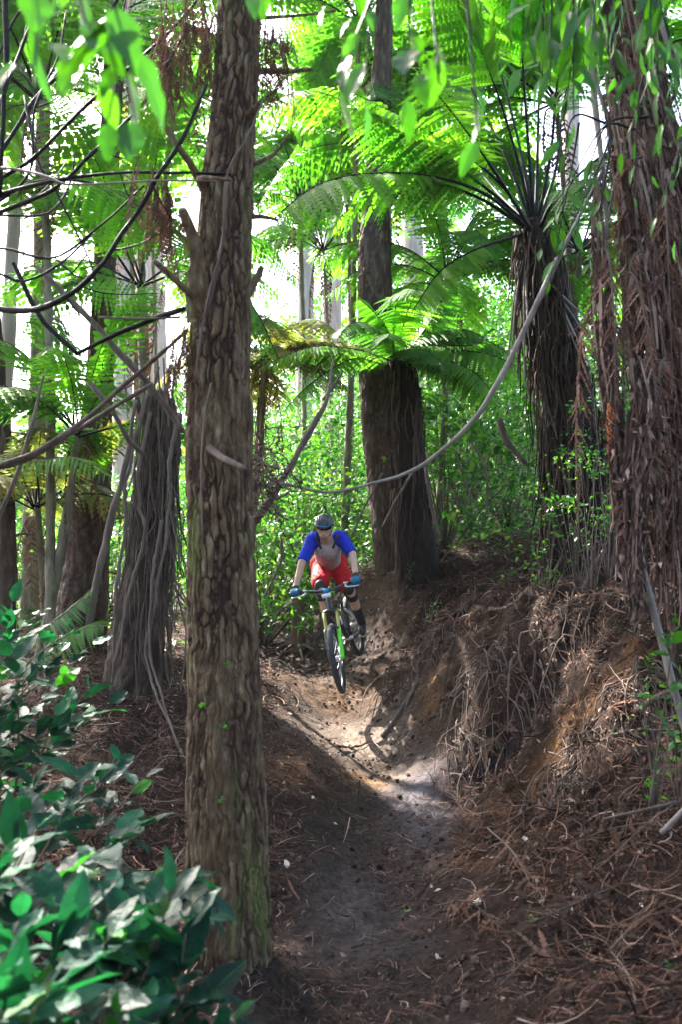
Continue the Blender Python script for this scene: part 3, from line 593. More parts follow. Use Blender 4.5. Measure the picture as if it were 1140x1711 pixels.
for k, (x, y, h, r_) in enumerate([(-4.5, -2.5, 7, 2.6), (4.8, -2.8, 7.5, 2.8), (.4, -6.0, 8, 3.2), (-8.5, 1.5, 7.5, 2.8), (8.2, 2.0, 8, 3.0), (-3.2, 1.0, 9.5, 2.4), (3.6, 1.5, 10, 2.6), (6.5, 7.5, 10, 2.6), (-9, -6, 9, 3.4), (9, -6, 9, 3.4)]):  # unseen trees added to cut the sky fill from the camera side
    zb = float(gz(x, y)); p = np.array([[x, y, zb - .2], [x + .1, y, zb + h * .5], [x + .15, y, zb + h]]); th_ = thing('pine_tree', (x, y, zb), 'leafy tree %s' % ['left behind the camera', 'right behind the camera', 'straight behind the camera', 'left of the camera outside the picture', 'right of the camera outside the picture', 'beside the left edge with its crown above the picture', 'beside the right edge with its crown above the picture', 'up the bank beyond the right edge', 'far left behind the camera', 'far right behind the camera'][k], 'tree', 'trees around the camera')
    part('trunk', tube(catmull(p, 30), np.linspace(.16, .08, 30), 12), M['bark_far'], th_)
    lv, tv2 = crown(p[-1] - np.array([0, 0, h * (.42 if y < 0 else .15)]), r_, h * (.42 if y < 0 else .22), 2400, k, .5, gaps); part('limbs', lv, M['bark_far'], th_); part('crown', tv2, M['needle'], th_, False)

# --- vine wrapped stump, left
T2b = G(*P(228, 1135, 8.6)[:2])
T2 = thing('broken_tree', T2b, 'broken dead trunk wrapped in hanging pale vines, left of the big pine', 'dead tree')
tv_, pth, rr_ = trunk([(205,1260,8.6),(220,1150,8.6),(232,1050,8.6),(244,940,8.6),(252,850,8.6),(262,760,8.6),(268,690,8.6),(270,655,8.6)], [118,108,92,76,62,52,42,28], sides=60, step=.04, amp=.03, k=10, kz=1.5, seed=31, lump=.4)
part('trunk', tv_, M['bark_far'], T2)
a = Acc(); a.add(*strands(130, pth, rr_ + .012, (.4, 1.9), (.004, .013), out=.04, K=10, spread=.07, zr=(.35, 1), curl=.10))
a.add(*strands(45, pth, rr_ * 1.15, (.8, 2.2), (.006, .016), out=.08, K=10, spread=.14, zr=(.55, 1), az=(3.6, 6.4), curl=.14)); part('hanging_vines', a, M['vine'], T2)
for k, (pts, wd) in enumerate([([(300,690,8.2),(285,760,8.1),(283,850,8.1),(262,980,8.0),(242,1100,7.9),(290,1230,7.4),(310,1290,7.1)], [8,7,6,6,5,4,3]), ([(245,660,8.5),(215,780,8.2),(205,900,8.1),(195,1020,8.0),(185,1160,8.0)], [9,8,7,6,4]),
        ([(270,870,8.2),(255,960,8.0),(250,1080,7.9),(275,1180,7.6),(300,1250,7.2)], [6,6,5,4,3]), ([(250,690,8.3),(228,800,8.2),(240,900,8.1),(215,1000,8.0),(190,1110,7.9)], [7,7,6,6,5])]):
    part('vine', stick(pts, wd, 6, seed=k + 40, wob=1.2), M['vine'], T2)
for k, (pts, wd) in enumerate([([(290,760,8.5),(293,710,8.5),(300,690,8.5)], [22,18,9]), ([(255,720,8.6),(235,690,8.5),(228,665,8.5)], [16,12,8])]): part('broken_top', stick(pts, wd, 8, seed=k), M['bark_far'], T2)

for k in range(9):
    px = RNG.uniform(248, 292); part('broken_stalk', stick([(px, 735, 8.55), (px + RNG.normal() * 5, 680, 8.5), (px + RNG.normal() * 14, RNG.uniform(590, 660), 8.45)], [7, 5, 2.5], 6, seed=k + 300, wob=.8), M['vine'], T2)

# --- poles, fallen branches and stalks
def lone(name, pts, wd, mat, label, cat, sides=8, seed=0, wob=.4, group=None):
    o = part(name, stick(pts, wd, sides, seed=seed, wob=wob), mat); return tag(o, label, cat, group)
lone('dead_branch', [(226,668,7.0),(212,760,7.0),(186,860,7.0),(160,980,7.0),(145,1062,7.0)], [6,9,12,14,10], M['deadgrey'], 'leaning grey pole crossing in front of the rough left pine', 'branch', seed=1)
lone('dead_branch', [(72,628,7.4),(55,700,7.4),(28,790,7.4),(-10,880,7.4)], [5,6,8,9], M['deadgrey'], 'thin grey stick leaning at the far left, its tip pointing up right', 'branch', seed=2)
lone('dead_branch', [(-60,800,5.2),(0,778,5.2),(60,755,5.2),(150,690,5.2),(235,620,5.1),(312,552,4.8)], [14,11,10,9,8,7], M['deadgrey'], 'upper of two long fallen branches slanting up to the big pine from the left', 'branch', seed=3)
lone('dead_branch', [(-50,790,5.6),(30,772,5.6),(120,725,5.6),(200,675,5.5),(255,640,5.5)], [9,9,9,8,6], M['vine'], 'lower of two parallel fallen branches at left', 'branch', seed=4)
lone('dead_branch', [(22,440,4.9),(60,520,4.9),(100,565,4.9),(130,592,4.9)], [8,9,9,8], M['darkstalk'], 'short dark branch ending in a sharp elbow left of the big pine', 'branch', seed=5)
lone('dead_branch', [(130,590,4.8),(190,560,4.8),(250,536,4.7),(308,516,4.55)], [7,9,10,9], M['darkstalk'], 'dark branch rising from the elbow to the big pine', 'branch', seed=6)
lone('dead_branch', [(60,445,6.2),(140,525,6.2),(200,590,6.2),(255,650,6.3),(305,720,6.4)], [9,11,11,10,9], M['deadgrey'], 'straight brown branch slanting down to the vine-wrapped stump', 'branch', seed=7)
lone('dead_branch', [(150,640,6.6),(190,690,6.6),(215,735,6.7),(240,760,6.8)], [8,8,9,7], M['deadgrey'], 'short crooked branch above the leaning grey pole', 'branch', seed=8)
lone('dead_branch', [(165,530,4.8),(230,533,4.7),(300,530,4.6)], [4,5,5], M['deadgrey'], 'thin level twig just under the cut fern tuft at left', 'branch', seed=9)
lone('dead_branch', [(425,872,5.0),(455,828,5.1),(490,770,5.2),(525,705,5.3),(545,670,5.3),(556,600,5.4)], [14,12,11,10,8,3], M['deadgrey'], 'brown dead branch slanting up from the root tangle beside the big pine', 'branch', seed=10)
lone('dead_branch', [(540,668,5.35),(560,640,5.4),(572,622,5.4)], [7,5,3], M['deadgrey'], 'short side twig at the bend of the brown dead branch', 'branch', seed=18)
lone('frond_stalk', [(420,815,4.9),(470,808,5.0),(545,822,5.15),(620,808,5.3),(712,775,5.4),(800,690,5.4),(868,570,5.4),(925,450,5.4),(965,370,5.4),(1008,285,5.4)], [7,6,5,5,6.5,8.5,10,10,7,5], M['greystalk'], 'long grey fallen frond stalk arching from the big pine up to the right', 'frond stalk', sides=10, seed=11, wob=.45)
lone('dead_branch', [(1050,780,5.3),(1062,880,5.25),(1078,960,5.2),(1100,1050,5.15),(1122,1130,5.1),(1145,1215,5.0),(1165,1300,4.95)], [10,12,13,14,14,13,12], M['greystalk'], 'smooth grey-brown pole leaning down the right edge', 'branch', seed=12, wob=.2)
lone('dead_branch', [(1106,1392,4.75),(1126,1372,4.72),(1150,1346,4.7)], [9,10,10], M['greystalk'], 'short blue-grey stick end poking out of the litter at right', 'branch', seed=13)
for k, (pts, wd, lab) in enumerate([([(640,790,10),(610,850,10),(575,920,10)], 4, 'thin straight cane leaning behind the rider'), ([(470,900,11),(468,940,11),(440,1000,11)], 5, 'curved cane at the edge of the shrubs left of the rider'),
     ([(835,700,9),(850,740,9),(880,775,9)], 12, 'short thick grey twig hanging in front of the right fern'), ([(760,750,9.6),(775,800,9.6),(800,850,9.6)], 4, 'thin slanting cane right of the middle fern'), ([(790,740,9.8),(812,790,9.8),(815,860,9.8)], 5, 'thin pale cane bent near its top beside the middle fern'),
     ([(712,780,9.4),(722,850,9.4),(738,900,9.4)], 6, 'grey stalk hanging at the right flank of the middle fern'), ([(690,790,9.5),(665,830,9.5),(640,880,9.5)], 4, 'thin stalk crossing the middle fern trunk'), ([(1010,920,8),(985,960,7.9),(965,1010,7.8)], 6, 'pale broken stick leaning by the right fern foot'),
     ([(940,930,8.5),(920,970,8.3),(905,1000,8.2)], 6, 'mossy stick lying on the bank top'), ([(1140,1145,5.4),(1100,1165,5.5),(1060,1190,5.6)], 11, 'pale broken root end sticking from the bank by the leaning pole'), ([(1130,1340,4.9),(1060,1358,4.9),(1010,1368,5.0)], 5, 'thin pale twig lying across the litter at right')]):
    lone('dead_branch' if wd > 5 else 'cane', pts, [wd, wd * .9, wd * .6], M['deadgrey'], lab, 'branch' if wd > 5 else 'cane', seed=50 + k, wob=.6)
# root tangle on the right side of the big pine
a = Acc(); c = P(445, 805, 4.9)
n_ = 130; p0 = c + RNG.normal(size=(n_, 3)) * np.array([.09, .10, .13]); d = nrm(RNG.normal(size=(n_, 3)) * np.array([1, .6, .8])); s = np.linspace(0, 1, 9)[None, :, None]
wk = np.cumsum(RNG.normal(size=(n_, 9, 3)) * .014, 1); a.add(*btubes(p0[:, None] + d[:, None] * s * RNG.uniform(.04, .18, (n_, 1, 1)) + wk + rdir(n_)[:, None] * s ** 2 * .08, np.full((n_, 9), .0035) * RNG.uniform(.5, 1.7, (n_, 1)), 4))
tag(part('root_tangle', a, M['deadfibre']), 'brown tangle of dead twigs lodged against the right side of the big pine', 'twig tangle')
# stump behind the rider
b_ = gbase(497, 11.6); st = thing('stump', b_, 'short brown post-like stump behind the rider at the left of the trail', 'stump')
part('trunk', trunk([(494,1090,11.6),(497,1050,11.6),(498,1010,11.6),(499,996,11.6)], [34,24,22,20], sides=28, step=.03, amp=.02, k=12, kz=1.5, seed=70)[0], M['deadfibre'], st)
a = Acc()
for k in range(9): an = k * .7; p0 = b_ + np.array([0, 0, .12]); a.add(*stick([p0, p0 + np.array([math.cos(an) * .2, math.sin(an) * .2, -.03]), b_ + np.array([math.cos(an) * .5, math.sin(an) * .5, -.05])], [.03, .02, .01], 5, world=True, seed=k))
part('roots', a, M['deadfibre'], st)
# ------------------------------------------------------------------ ferns
def multi(name, items, off=(0, 0, 0)):
    """one mesh from several (VF, material) pairs"""
    V = []; Fs = []; mi = []; n = 0; mats = []
    for VF, mat in items:
        v, f = VF.get() if isinstance(VF, Acc) else VF
        if mat not in mats: mats.append(mat)
        V.append(np.asarray(v) - np.array(off))
        for q in f: Fs.append((np.asarray(q) + n, mats.index(mat)))
        n += len(v)
    Fs = [(f, k) for f, k in Fs if len(f)]
    me = mk(name, np.concatenate(V), [f for f, _ in Fs])
    me.polygons.foreach_set('material_index', np.concatenate([np.full(len(f), k, np.int32) for f, k in Fs])[:len(me.polygons)])
    for m_ in mats: me.materials.append(m_)
    return me
SH = {'arch': [(0,0,0),(.33,0,.20),(.68,0,.22),(1,0,.05)], 'droop': [(0,0,0),(.3,0,.13),(.62,0,.06),(.92,0,-.25)], 'young': [(0,0,0),(.22,0,.33),(.48,0,.6),(.8,0,.72)],
      'hang': [(0,0,0),(.10,0,-.06),(.17,0,-.45),(.2,0,-1)], 'flat': [(0,0,0),(.35,0,.07),(.7,0,.04),(1,0,-.08)]}
FM = {}
def frond_mesh(kind, mat, rach, wm=.24, n=34, bare=.2, tm=None, shr=0, miss=0, rr=.008):
    key = (kind, mat.name, rach.name, wm, n, bare, shr, tm is None)
    if key not in FM:
        r_, p_ = frond(catmull(SH[kind], 24), wm, n=n, bare=bare, r0=rr, r1=.0015, tmpl=tm or PINNA, shrivel=shr, missing=miss)
        FM[key] = multi('frond', [(p_, mat), (r_, rach)])
    return FM[key]
def put(name, me, parent, loc, rz, pitch, sc, roll=0):
    o = bpy.data.objects.new(name, me); COL.objects.link(o); o.parent = parent
    off = np.array(parent.location) if parent is not None else 0
    o.location = tuple(np.asarray(loc) - off); o.rotation_euler = Euler((roll, pitch, rz), 'XYZ'); o.scale = (sc, sc, sc); return o
def crown_fronds(th_, c, n, L_, kinds, mat, rach, wm=.24, nlf=34, bare=.2, spread=(-.5, .35), az0=0, tm=None, rr=.008, miss=0, free=False):
    for k in range(n):
        kd = kinds[k % len(kinds)]; an = az0 + k * 2.39996; dv = np.array([math.cos(an), math.sin(an), .25]) * L_
        if not free and not gaps(np.array([np.asarray(c) + dv * q for q in (.0, .3, .5, .7, .95)])).all(): continue
        put('frond', frond_mesh(kd, mat, rach, wm, nlf, bare, tm, rr=rr, miss=miss), th_, np.asarray(c) + RNG.normal(size=3) * .02, az0 + k * 2.39996 + RNG.normal() * .15, RNG.uniform(*spread), L_ * RNG.uniform(.8, 1.12), RNG.normal() * .2)
def tree_fern(px, py, Y, L_, label, n=16, kinds=('arch', 'droop', 'arch', 'young'), mat=None, wid=.05, group='background tree ferns', dead=3, free=False, lo=True, bare=.16, wm=.26, skirt=40):
    c = P(px, py, Y); x, y = c[0] + RNG.normal() * .25, c[1] + RNG.normal() * .15; zb = float(gz(x, y)); th_ = thing('tree_fern', (x, y, zb), label, 'tree fern', group)
    if c[2] < zb + .15: c[2] = zb + .15
    H = c[2] - zb; path = catmull([np.array([x, y, zb - .1]), np.array([x, y, zb]) * .5 + c * .5 + np.array([.04, 0, 0]), c], max(10, int(H / .12)))
    r = np.linspace(wid * 1.25, wid * .8, len(path)); part('trunk', tube(path, r, 18, True, bark_disp(.02, 10, 3, int(px))), M['paletrunk'], th_)
    crown_fronds(th_, c, n, L_, kinds, mat or M['fern'], M['darkstalk'], wm=wm, bare=bare, nlf=42, az0=RNG.random() * 6, tm=PINNA_LO if lo else None, free=free)
    for k in range(dead): put('dead_frond', frond_mesh('hang', M['ferndead'], M['deadgrey'], .14, 22, .25, PINNA_LO, shr=.6), th_, c - np.array([0, 0, .08]), k * 1.3 + RNG.random(), RNG.uniform(-.1, .2), min(L_ * .8, max(H, .4)))
    if skirt: part('dead_skirt', strands(skirt, path, r, (.2, .8), (.006, .014), out=.03, zr=(.3, 1)), M['deadfibre'], th_)
    return th_
BF = [(215,330,15,2.4,'far tree fern just behind the hanging rags'),(130,730,9.2,1.6,'low tree fern spreading pale fronds above the leaning grey pole'),
 (235,480,10.5,2.2,'tree fern with cut-looking dark green fronds just left of the big pine at mid height'),(70,170,9.5,2.6,'bright tree fern high at upper left behind the black stalks'),(215,70,11,2.6,'sunlit tree fern crown high left of the rags'),
 (310,400,13,2.2,'tree fern partly hidden behind the big pine, left side'),
 (60,850,10,1.5,'low fern with yellow-green fronds by the thin left pine'),(500,330,17,2.9,'tree fern filling the gap right of the big pine at upper middle'),
 (580,230,17,3.0,'far tree fern behind the arching fronds'),(650,250,14,2.6,'tree fern above the ridged middle pine'),(600,40,13,2.8,'tree fern crown at the top middle of the picture'),
 (750,470,12.5,2.0,'bright yellow-green tree fern right of the middle pine'),
 (970,420,12.5,2.2,'tree fern glimpsed between the right fern and the ragged brown trunk'),(930,170,13,2.8,'tree fern right of the radiating crown'),(1040,90,12,2.6,'tree fern behind the dark top of the ragged trunk'),
 (860,60,19,3.0,'furthest high tree fern at upper right'),(540,420,20,2.6,'faint far tree fern right of the big pine'),(250,250,19,2.8,'faint far tree fern between rags and left stalks')]
for k, (px, py, Y, L_, lab) in enumerate(BF):
    tree_fern(px, py, Y, L_, lab, n=13, mat=M['fernyellow'] if 'yellow-green fronds' in lab else M['fern'], skirt=0)
tree_fern(442, 600, 11.4, 1.45, 'yellow-brown sunlit fern crown between the big pine and the middle fern', n=20, free=True, mat=M['fernyellow'], kinds=('droop', 'arch', 'flat'), group=None)
# middle tree fern
cm = P(660, 605, 10.9); tb = G(*P(700, 938, 11.0)[:2]); MF = thing('tree_fern', tb, 'low thick-trunked tree fern with bright fronds, right behind the rider', 'tree fern')
tv_, pth, rr_ = trunk([(704,1020,11.0),(698,940,11.0),(690,860,11.0),(684,780,10.95),(680,700,10.9),(672,640,10.9),(667,600,10.9)], [86,74,60,56,56,54,40], sides=60, step=.03, amp=.03, k=12, kz=3, seed=41, lump=.4)
part('trunk', tv_, M['fibre'], MF); part('dead_skirt', strands(200, pth, rr_, (.2, .9), (.006, .016), out=.03, zr=(.3, 1), curl=.06, spread=.03), M['skirtdark'], MF)
crown_fronds(MF, cm, 24, 1.75, ('arch', 'droop', 'flat', 'arch'), M['fern'], M['darkstalk'], wm=.27, bare=.08, nlf=46, spread=(-.25, .25))
for pts, wm in [([(665,608,10.8),(652,560,10.5),(632,528,10.3),(600,498,10.2)], .34), ([(660,605,10.7),(600,585,10.3),(520,580,10),(430,615,9.8)], .36), ([(672,600,10.8),(715,545,10.6),(740,500,10.5),(748,470,10.5)], .38), ([(650,612,10.7),(590,600,10.3),(520,640,10),(470,690,9.8)], .34), ([(675,605,10.7),(735,580,10.4),(800,575,10.2),(850,545,10)], .18), ([(672,606,10.7),(730,600,10.3),(790,620,10),(835,670,9.8)], .32)]:
    r_, p_ = frond(catmull(PP(pts), 24), wm, n=46, bare=.08, r0=.012, upv=(0, -.75, .6) if pts[-1][1] < 520 else None, fwd=.3)
    o = link('frond', multi('frond', [(p_, M['fern']), (r_, M['darkstalk'])], tb), None, MF)
for k in range(3): put('dead_frond', frond_mesh('hang', M['ferndead'], M['deadgrey'], .16, 30, .2, PINNA_LO, shr=.5), MF, cm - np.array([0, 0, .1]), k * .9, RNG.uniform(-.1, .15), RNG.uniform(1.2, 1.9))
part('moss_foot', strands(70, pth[:12] + np.array([-.10, -.22, .25]), .03, (.05, .22), (.005, .011), out=.02), M['shrub'], MF)
# right tree fern with black radiating stalks
cr = P(890, 378, 8.5); tb = G(*P(970, 950, 8.7)[:2]); RF = thing('tree_fern', tb, 'tall tree fern at right with black stalks radiating from its crown', 'tree fern')
tv_, pth, rr_ = trunk([(990,1060,8.7),(980,940,8.7),(968,800,8.7),(955,700,8.65),(938,600,8.6),(920,500,8.55),(903,420,8.5),(890,370,8.5)], [150,124,92,84,74,62,56,40], sides=60, step=.04, amp=.03, k=10, kz=2.5, seed=42, lump=.4)
part('trunk', tv_, M['fibre'], RF)
a = Acc(); a.add(*strands(420, pth, rr_, (.3, 1.3), (.007, .018), out=.06, spread=.08, zr=(.28, .97), K=8, curl=.08)); a.add(*strands(160, pth, rr_ * 1.1, (.2, .8), (.008, .016), out=.06, spread=.3, zr=(0, .35)))
part('dead_skirt', a, M['skirtdark'], RF)
a = Acc()
for k in range(26):
    an = RNG.uniform(0, 6.28); p0 = cr + np.array([0, 0, -.05]); q = np.array([math.cos(an), math.sin(an) * .8, 0]); a.add(*stick([p0, p0 + q * .16 + [0, 0, -.5], p0 + q * RNG.uniform(.25, .5) + [.12, 0, -RNG.uniform(.9, 1.6)]], [.014, .012, .008], 5, world=True, seed=k))
part('dead_stalks', a, M['greystalk'], RF)
RFR = [([(885,375,8.4),(830,300,8.2),(720,220,7.8),(560,140,7.3)], .62), ([(885,378,8.4),(820,320,8.3),(740,262,8.0),(600,180,7.6)], .6), ([(884,380,8.4),(800,318,8.0),(680,290,7.6),(540,305,7.2),(440,380,7)], .62), ([(884,384,8.4),(800,330,8.3),(700,300,8.1),(580,300,8.0)], .5),
 ([(888,374,8.5),(850,270,8.6),(800,170,8.8),(745,60,9.0)], .55), ([(890,372,8.5),(858,240,8.3),(815,110,8.0),(745,-40,7.7)], .6), ([(892,370,8.5),(868,240,8.7),(835,110,9.0),(795,-60,9.3)], .6), ([(893,370,8.5),(882,220,8.3),(874,80,8.1),(880,-90,7.7)], .6),
 ([(896,370,8.5),(900,220,8.7),(903,80,9.0),(905,-70,9.4)], .6), ([(900,372,8.5),(922,250,8.3),(935,120,8.0),(980,-40,7.6)], .6), ([(900,374,8.5),(930,280,8.7),(945,160,9.0),(985,40,9.4)], .55), ([(886,380,8.3),(830,290,7.6),(770,205,7.0),(700,120,6.4)], .5),
 ([(884,388,8.5),(840,402,8.2),(790,420,8.0),(735,455,7.8),(690,520,7.7)], .4), ([(900,378,8.5),(960,300,8.8),(1030,250,9.2),(1100,260,9.6)], .55), ([(887,376,8.5),(840,330,9.2),(780,270,10.2),(690,240,11)], .6), ([(903,382,8.4),(930,330,8.0),(985,300,7.4),(1040,330,7)], .45)]
for pts, wm in RFR:
    r_, p_ = frond(catmull(PP(pts), 30), wm, n=36, bare=.42 if pts[-1][1] > 110 else .6, r0=.021, r1=.004, droop=.5, fwd=.4); link('frond', multi('frond', [(p_, M['fern']), (r_, M['darkstalk'])], tb), None, RF)
# left edge fern: black arching stalks
cl = P(-70, 350, 4.9); tb = G(cl[0] - .1, cl[1]); LF = thing('tree_fern', tb, 'tree fern outside the left edge sending black arching stalks into the picture', 'tree fern')
part('trunk', tube(catmull([tb + [0, 0, -.1], (tb + cl) / 2, cl], 40), np.linspace(.14, .10, 40), 24, True, bark_disp(.02, 10, 3, 5)), M['fibre'], LF)
LFR = [([(-60,345,4.9),(0,255,4.9),(65,160,5),(125,100,5),(195,0,5.1),(240,-90,5.2)], 9, 0), ([(-60,350,4.9),(0,300,4.8),(60,260,4.7),(150,170,4.6),(270,65,4.5),(330,0,4.5)], 8, 0), ([(-60,352,4.9),(0,325,4.8),(100,300,4.6),(200,288,4.5),(300,289,4.4),(385,291,4.35)], 8, 0),
 ([(-60,300,4.6),(0,280,4.5),(75,295,4.4),(120,308,4.35),(250,302,4.3),(360,302,4.2)], 6, 0), ([(-60,380,4.9),(0,355,4.8),(60,330,4.7),(105,305,4.6),(160,250,4.5),(245,165,4.4),(310,50,4.4)], 9, 0), ([(-60,360,4.9),(0,335,4.8),(50,285,4.8),(58,180,4.8),(95,100,4.9),(110,20,5)], 6, 0),
 ([(-60,500,4.7),(0,516,4.6),(60,517,4.5),(110,497,4.4),(150,465,4.35),(188,418,4.3),(225,360,4.3),(262,296,4.3),(305,230,4.3),(345,140,4.3)], 12, 0), ([(-60,440,4.9),(0,415,4.8),(90,430,4.7),(175,370,4.6),(240,310,4.5)], 6, 0), ([(40,160,4.9),(62,265,4.8),(95,325,4.8),(145,425,4.8),(160,470,4.8)], 5, 0),
 ([(5,-60,4.6),(10,80,4.6),(4,200,4.6),(0,330,4.7)], 11, 0), ([(-60,250,4.8),(20,40,4.8),(60,12,4.8),(80,5,4.8)], 6, 0), ([(225,-60,5),(205,20,5),(185,60,5),(180,100,5)], 7, 0), ([(-60,350,4.9),(10,360,4.9),(80,355,5.2),(115,310,5.5),(125,255,5.6)], 5, 0),
 ([(-50,445,4.7),(0,458,4.7),(40,470,4.7),(100,440,4.8),(150,395,4.9)], 6, 0)]
for k, (pts, wd, _) in enumerate(LFR): part('stalk', stick(pts, [wd * (1 - .5 * j / len(pts)) for j in range(len(pts))], 8, seed=k + 80, wob=.35), M['darkstalk'] if k != 3 else M['greystalk'], LF)
for pts, wm in [([(-60,340,5),(60,170,5.6),(170,40,6.2),(330,-40,6.8)], .6), ([(-60,340,5),(20,120,5.3),(100,-60,5.6),(200,-160,6)], .6), ([(-60,350,5),(90,300,6),(220,330,6.8),(330,420,7.4)], .5)]:
    r_, p_ = frond(catmull(PP(pts), 30), wm, n=40, bare=.42, r0=.016, r1=.004, droop=.5, fwd=.4); link('frond', multi('frond', [(p_, M['fern']), (r_, M['darkstalk'])], tb), None, LF)
for k, (si, pi, dx, dy) in enumerate([(0, 2, 70, -20), (1, 3, 60, 50), (4, 4, 75, 12), (6, 5, 80, -30), (6, 3, 40, 60), (2, 3, 45, 70), (7, 2, 60, 40), (8, 3, -50, 45), (5, 3, 55, -40), (1, 2, -20, -80), (4, 2, 50, -60), (3, 4, 30, 55)]):
    px, py, Y = LFR[si][0][pi]; part('twig', stick([(px, py, Y), (px + dx * .5 + RNG.normal() * 6, py + dy * .5 + 7, Y), (px + dx, py + dy, Y + .05)], [3.5, 2.8, 1.4], 5, seed=k + 200, wob=1.2), M['darkstalk'], LF)
# the short comb-like green frond at left, seen flat
for pts, wm, lab in [([(118,470,6),(160,487,6),(205,492,6),(262,490,6)], .17, 'single small dark green frond hanging level behind the thick black arc')]:
    r_, p_ = frond(catmull(PP(pts), 20), wm, n=20, bare=.05, r0=.006, upv=(0, -1, .15), tmpl=PINNA_LO, fwd=.1, droop=.1); tag(link('fern_frond', multi('fern_frond', [(p_, M['fern']), (r_, M['darkstalk'])]), None), lab, 'frond')

# ragged brown trunk at the right edge
tb = G(*P(1135, 1010, 5.9)[:2]); RT = thing('tree_fern', tb, 'ragged tree fern trunk at the right edge thick with hanging brown dead fronds', 'tree fern')
tv_, pth, rr_ = trunk([(1185,1150,5.9),(1178,1000,5.9),(1168,850,5.9),(1148,650,5.9),(1128,450,5.9),(1100,250,5.9),(1050,80,5.9),(1020,-60,5.9),(1000,-220,5.9)], [130,110,96,90,86,84,84,78,60], sides=60, step=.04, amp=.04, k=9, kz=2, seed=43, lump=.45)
part('trunk', tv_, M['fibre'], RT)
def hank(pts, wpx, n, L0, L1, w0, w1, sheets=6, curl=.06):
    """a hanging column of dead frond fibre that follows a pixel path downwards"""
    W = catmull(PP(pts), 60); rad = np.interp(np.linspace(0, 1, 60), np.linspace(0, 1, len(wpx)), wpx) / 2 / pxm(pts[0][2]); a = Acc()
    Ln = np.linalg.norm(np.diff(W, axis=0), axis=1).sum(); K = 9; L_ = RNG.uniform(L0, L1, n); t0 = RNG.uniform(-.02, 1 - .5 * L_ / Ln, n).clip(0)
    tt = t0[:, None] + np.linspace(0, 1, K)[None] * (L_ / Ln)[:, None]; ix = tt.clip(0, 1) * 59; i0 = ix.astype(int).clip(0, 58); u = (ix - i0)[..., None]
    c = W[i0] * (1 - u) + W[i0 + 1] * u; c[..., 2] -= ((tt - 1).clip(0) * Ln); rr = rad[i0]
    an = RNG.uniform(0, 6.28, n); q = np.stack([np.cos(an), np.sin(an), np.zeros(n)], -1) * np.sqrt(RNG.uniform(.25, 1, n))[:, None]
    wv = np.stack([vn(tt * 9 + RNG.random((n, 1)) * 50, k * 7.7, 0, 12) - .5 for k in range(3)], -1) * curl
    Pt = c + q[:, None] * rr[..., None] + wv; wd = RNG.uniform(w0, w1, (n, 1)) * (1 - .5 * np.linspace(0, 1, K))[None] * (.6 + .8 * vn(tt * 20, RNG.random((n, 1)) * 99, 0, 2))
    a.add(*ribbons(Pt, wd)); m_ = n * 5; k = RNG.integers(0, n, m_); j = RNG.integers(0, K, m_); pos = Pt[k, j]; d = nrm(RNG.normal(size=(m_, 3)) * .55 + np.array([0, 0, -1.2])); tvv, tff = leaf_small(.3)
    a.add(*scat(tvv, tff, pos, basis(d, RNG.normal(size=(m_, 3))), RNG.uniform(.03, .10, m_))); return a
for pts, wpx, n in [([(1030,130,5.6),(1055,300,5.5),(1080,480,5.5),(1102,650,5.5),(1112,800,5.4),(1118,930,5.4)], [40,56,70,84,92,60], 560), ([(1000,270,5.4),(1002,420,5.3),(1012,560,5.3),(1025,700,5.3),(1040,850,5.3)], [14,24,30,28,16], 150),
                    ([(1090,240,5.6),(1110,430,5.5),(1130,620,5.5),(1140,800,5.5),(1145,960,5.5)], [50,60,80,80,60], 320), ([(1060,-60,5.7),(1075,80,5.6),(1110,230,5.6),(1140,380,5.6)], [60,60,70,60], 260), ([(1068,600,5.2),(1078,700,5.15),(1068,800,5.15),(1062,930,5.15)], [30,50,40,20], 170)]:
    part('hanging_dead_fronds', hank(pts, wpx, n, .3, 1.1, .004, .012), M['rag'], RT)
for k, (px, py) in enumerate([(1020,260),(1050,350),(1080,420),(1040,460),(1100,520),(1010,500),(1120,600),(1060,620),(1050,180),(1075,260),(1110,330),(1090,600),(1125,440),(1060,540),(1000,420),(1105,690)]):
    put('dead_frond', frond_mesh('hang', M['ragleaf'], M['deadgrey'], .15, 44, .1, pinna(5, .04), shr=1.2, miss=.3), RT, P(px, py, 5.35), k * 1.7, RNG.uniform(-.1, .1), RNG.uniform(.9, 1.5))
put('dead_frond', frond_mesh('hang', leafmat('rust_frond', [(0, (.32, .09, .02)), (1, (.6, .2, .05))], (1.4, 1.2, 1), .3, .7), M['deadgrey'], .22, 16, .2, PINNA_LO, shr=.4), RT, P(1025, 670, 5.15), 2.5, .1, .34)
a = Acc()
for k, (pts, wd) in enumerate([([(980,-40,5.6),(990,120,5.5),(1010,300,5.4),(1015,420,5.4)], [10,12,9,6]), ([(1095,-20,5.4),(1112,60,5.4),(1145,130,5.4)], [9,9,9]), ([(985,100,5.7),(1035,240,5.6),(1100,330,5.6),(1145,420,5.5)], [8,8,7,6])]): a.add(*stick(pts, wd, 7, seed=k))
part('stalk', a, M['greystalk'], RT)
for k in range(13): 
    put('frond', frond_mesh('arch', M['fern'], M['darkstalk'], .24, 34, .3, None), RT, pth[-1], k * 2.4, RNG.uniform(-.6, .1), RNG.uniform(2, 2.6))

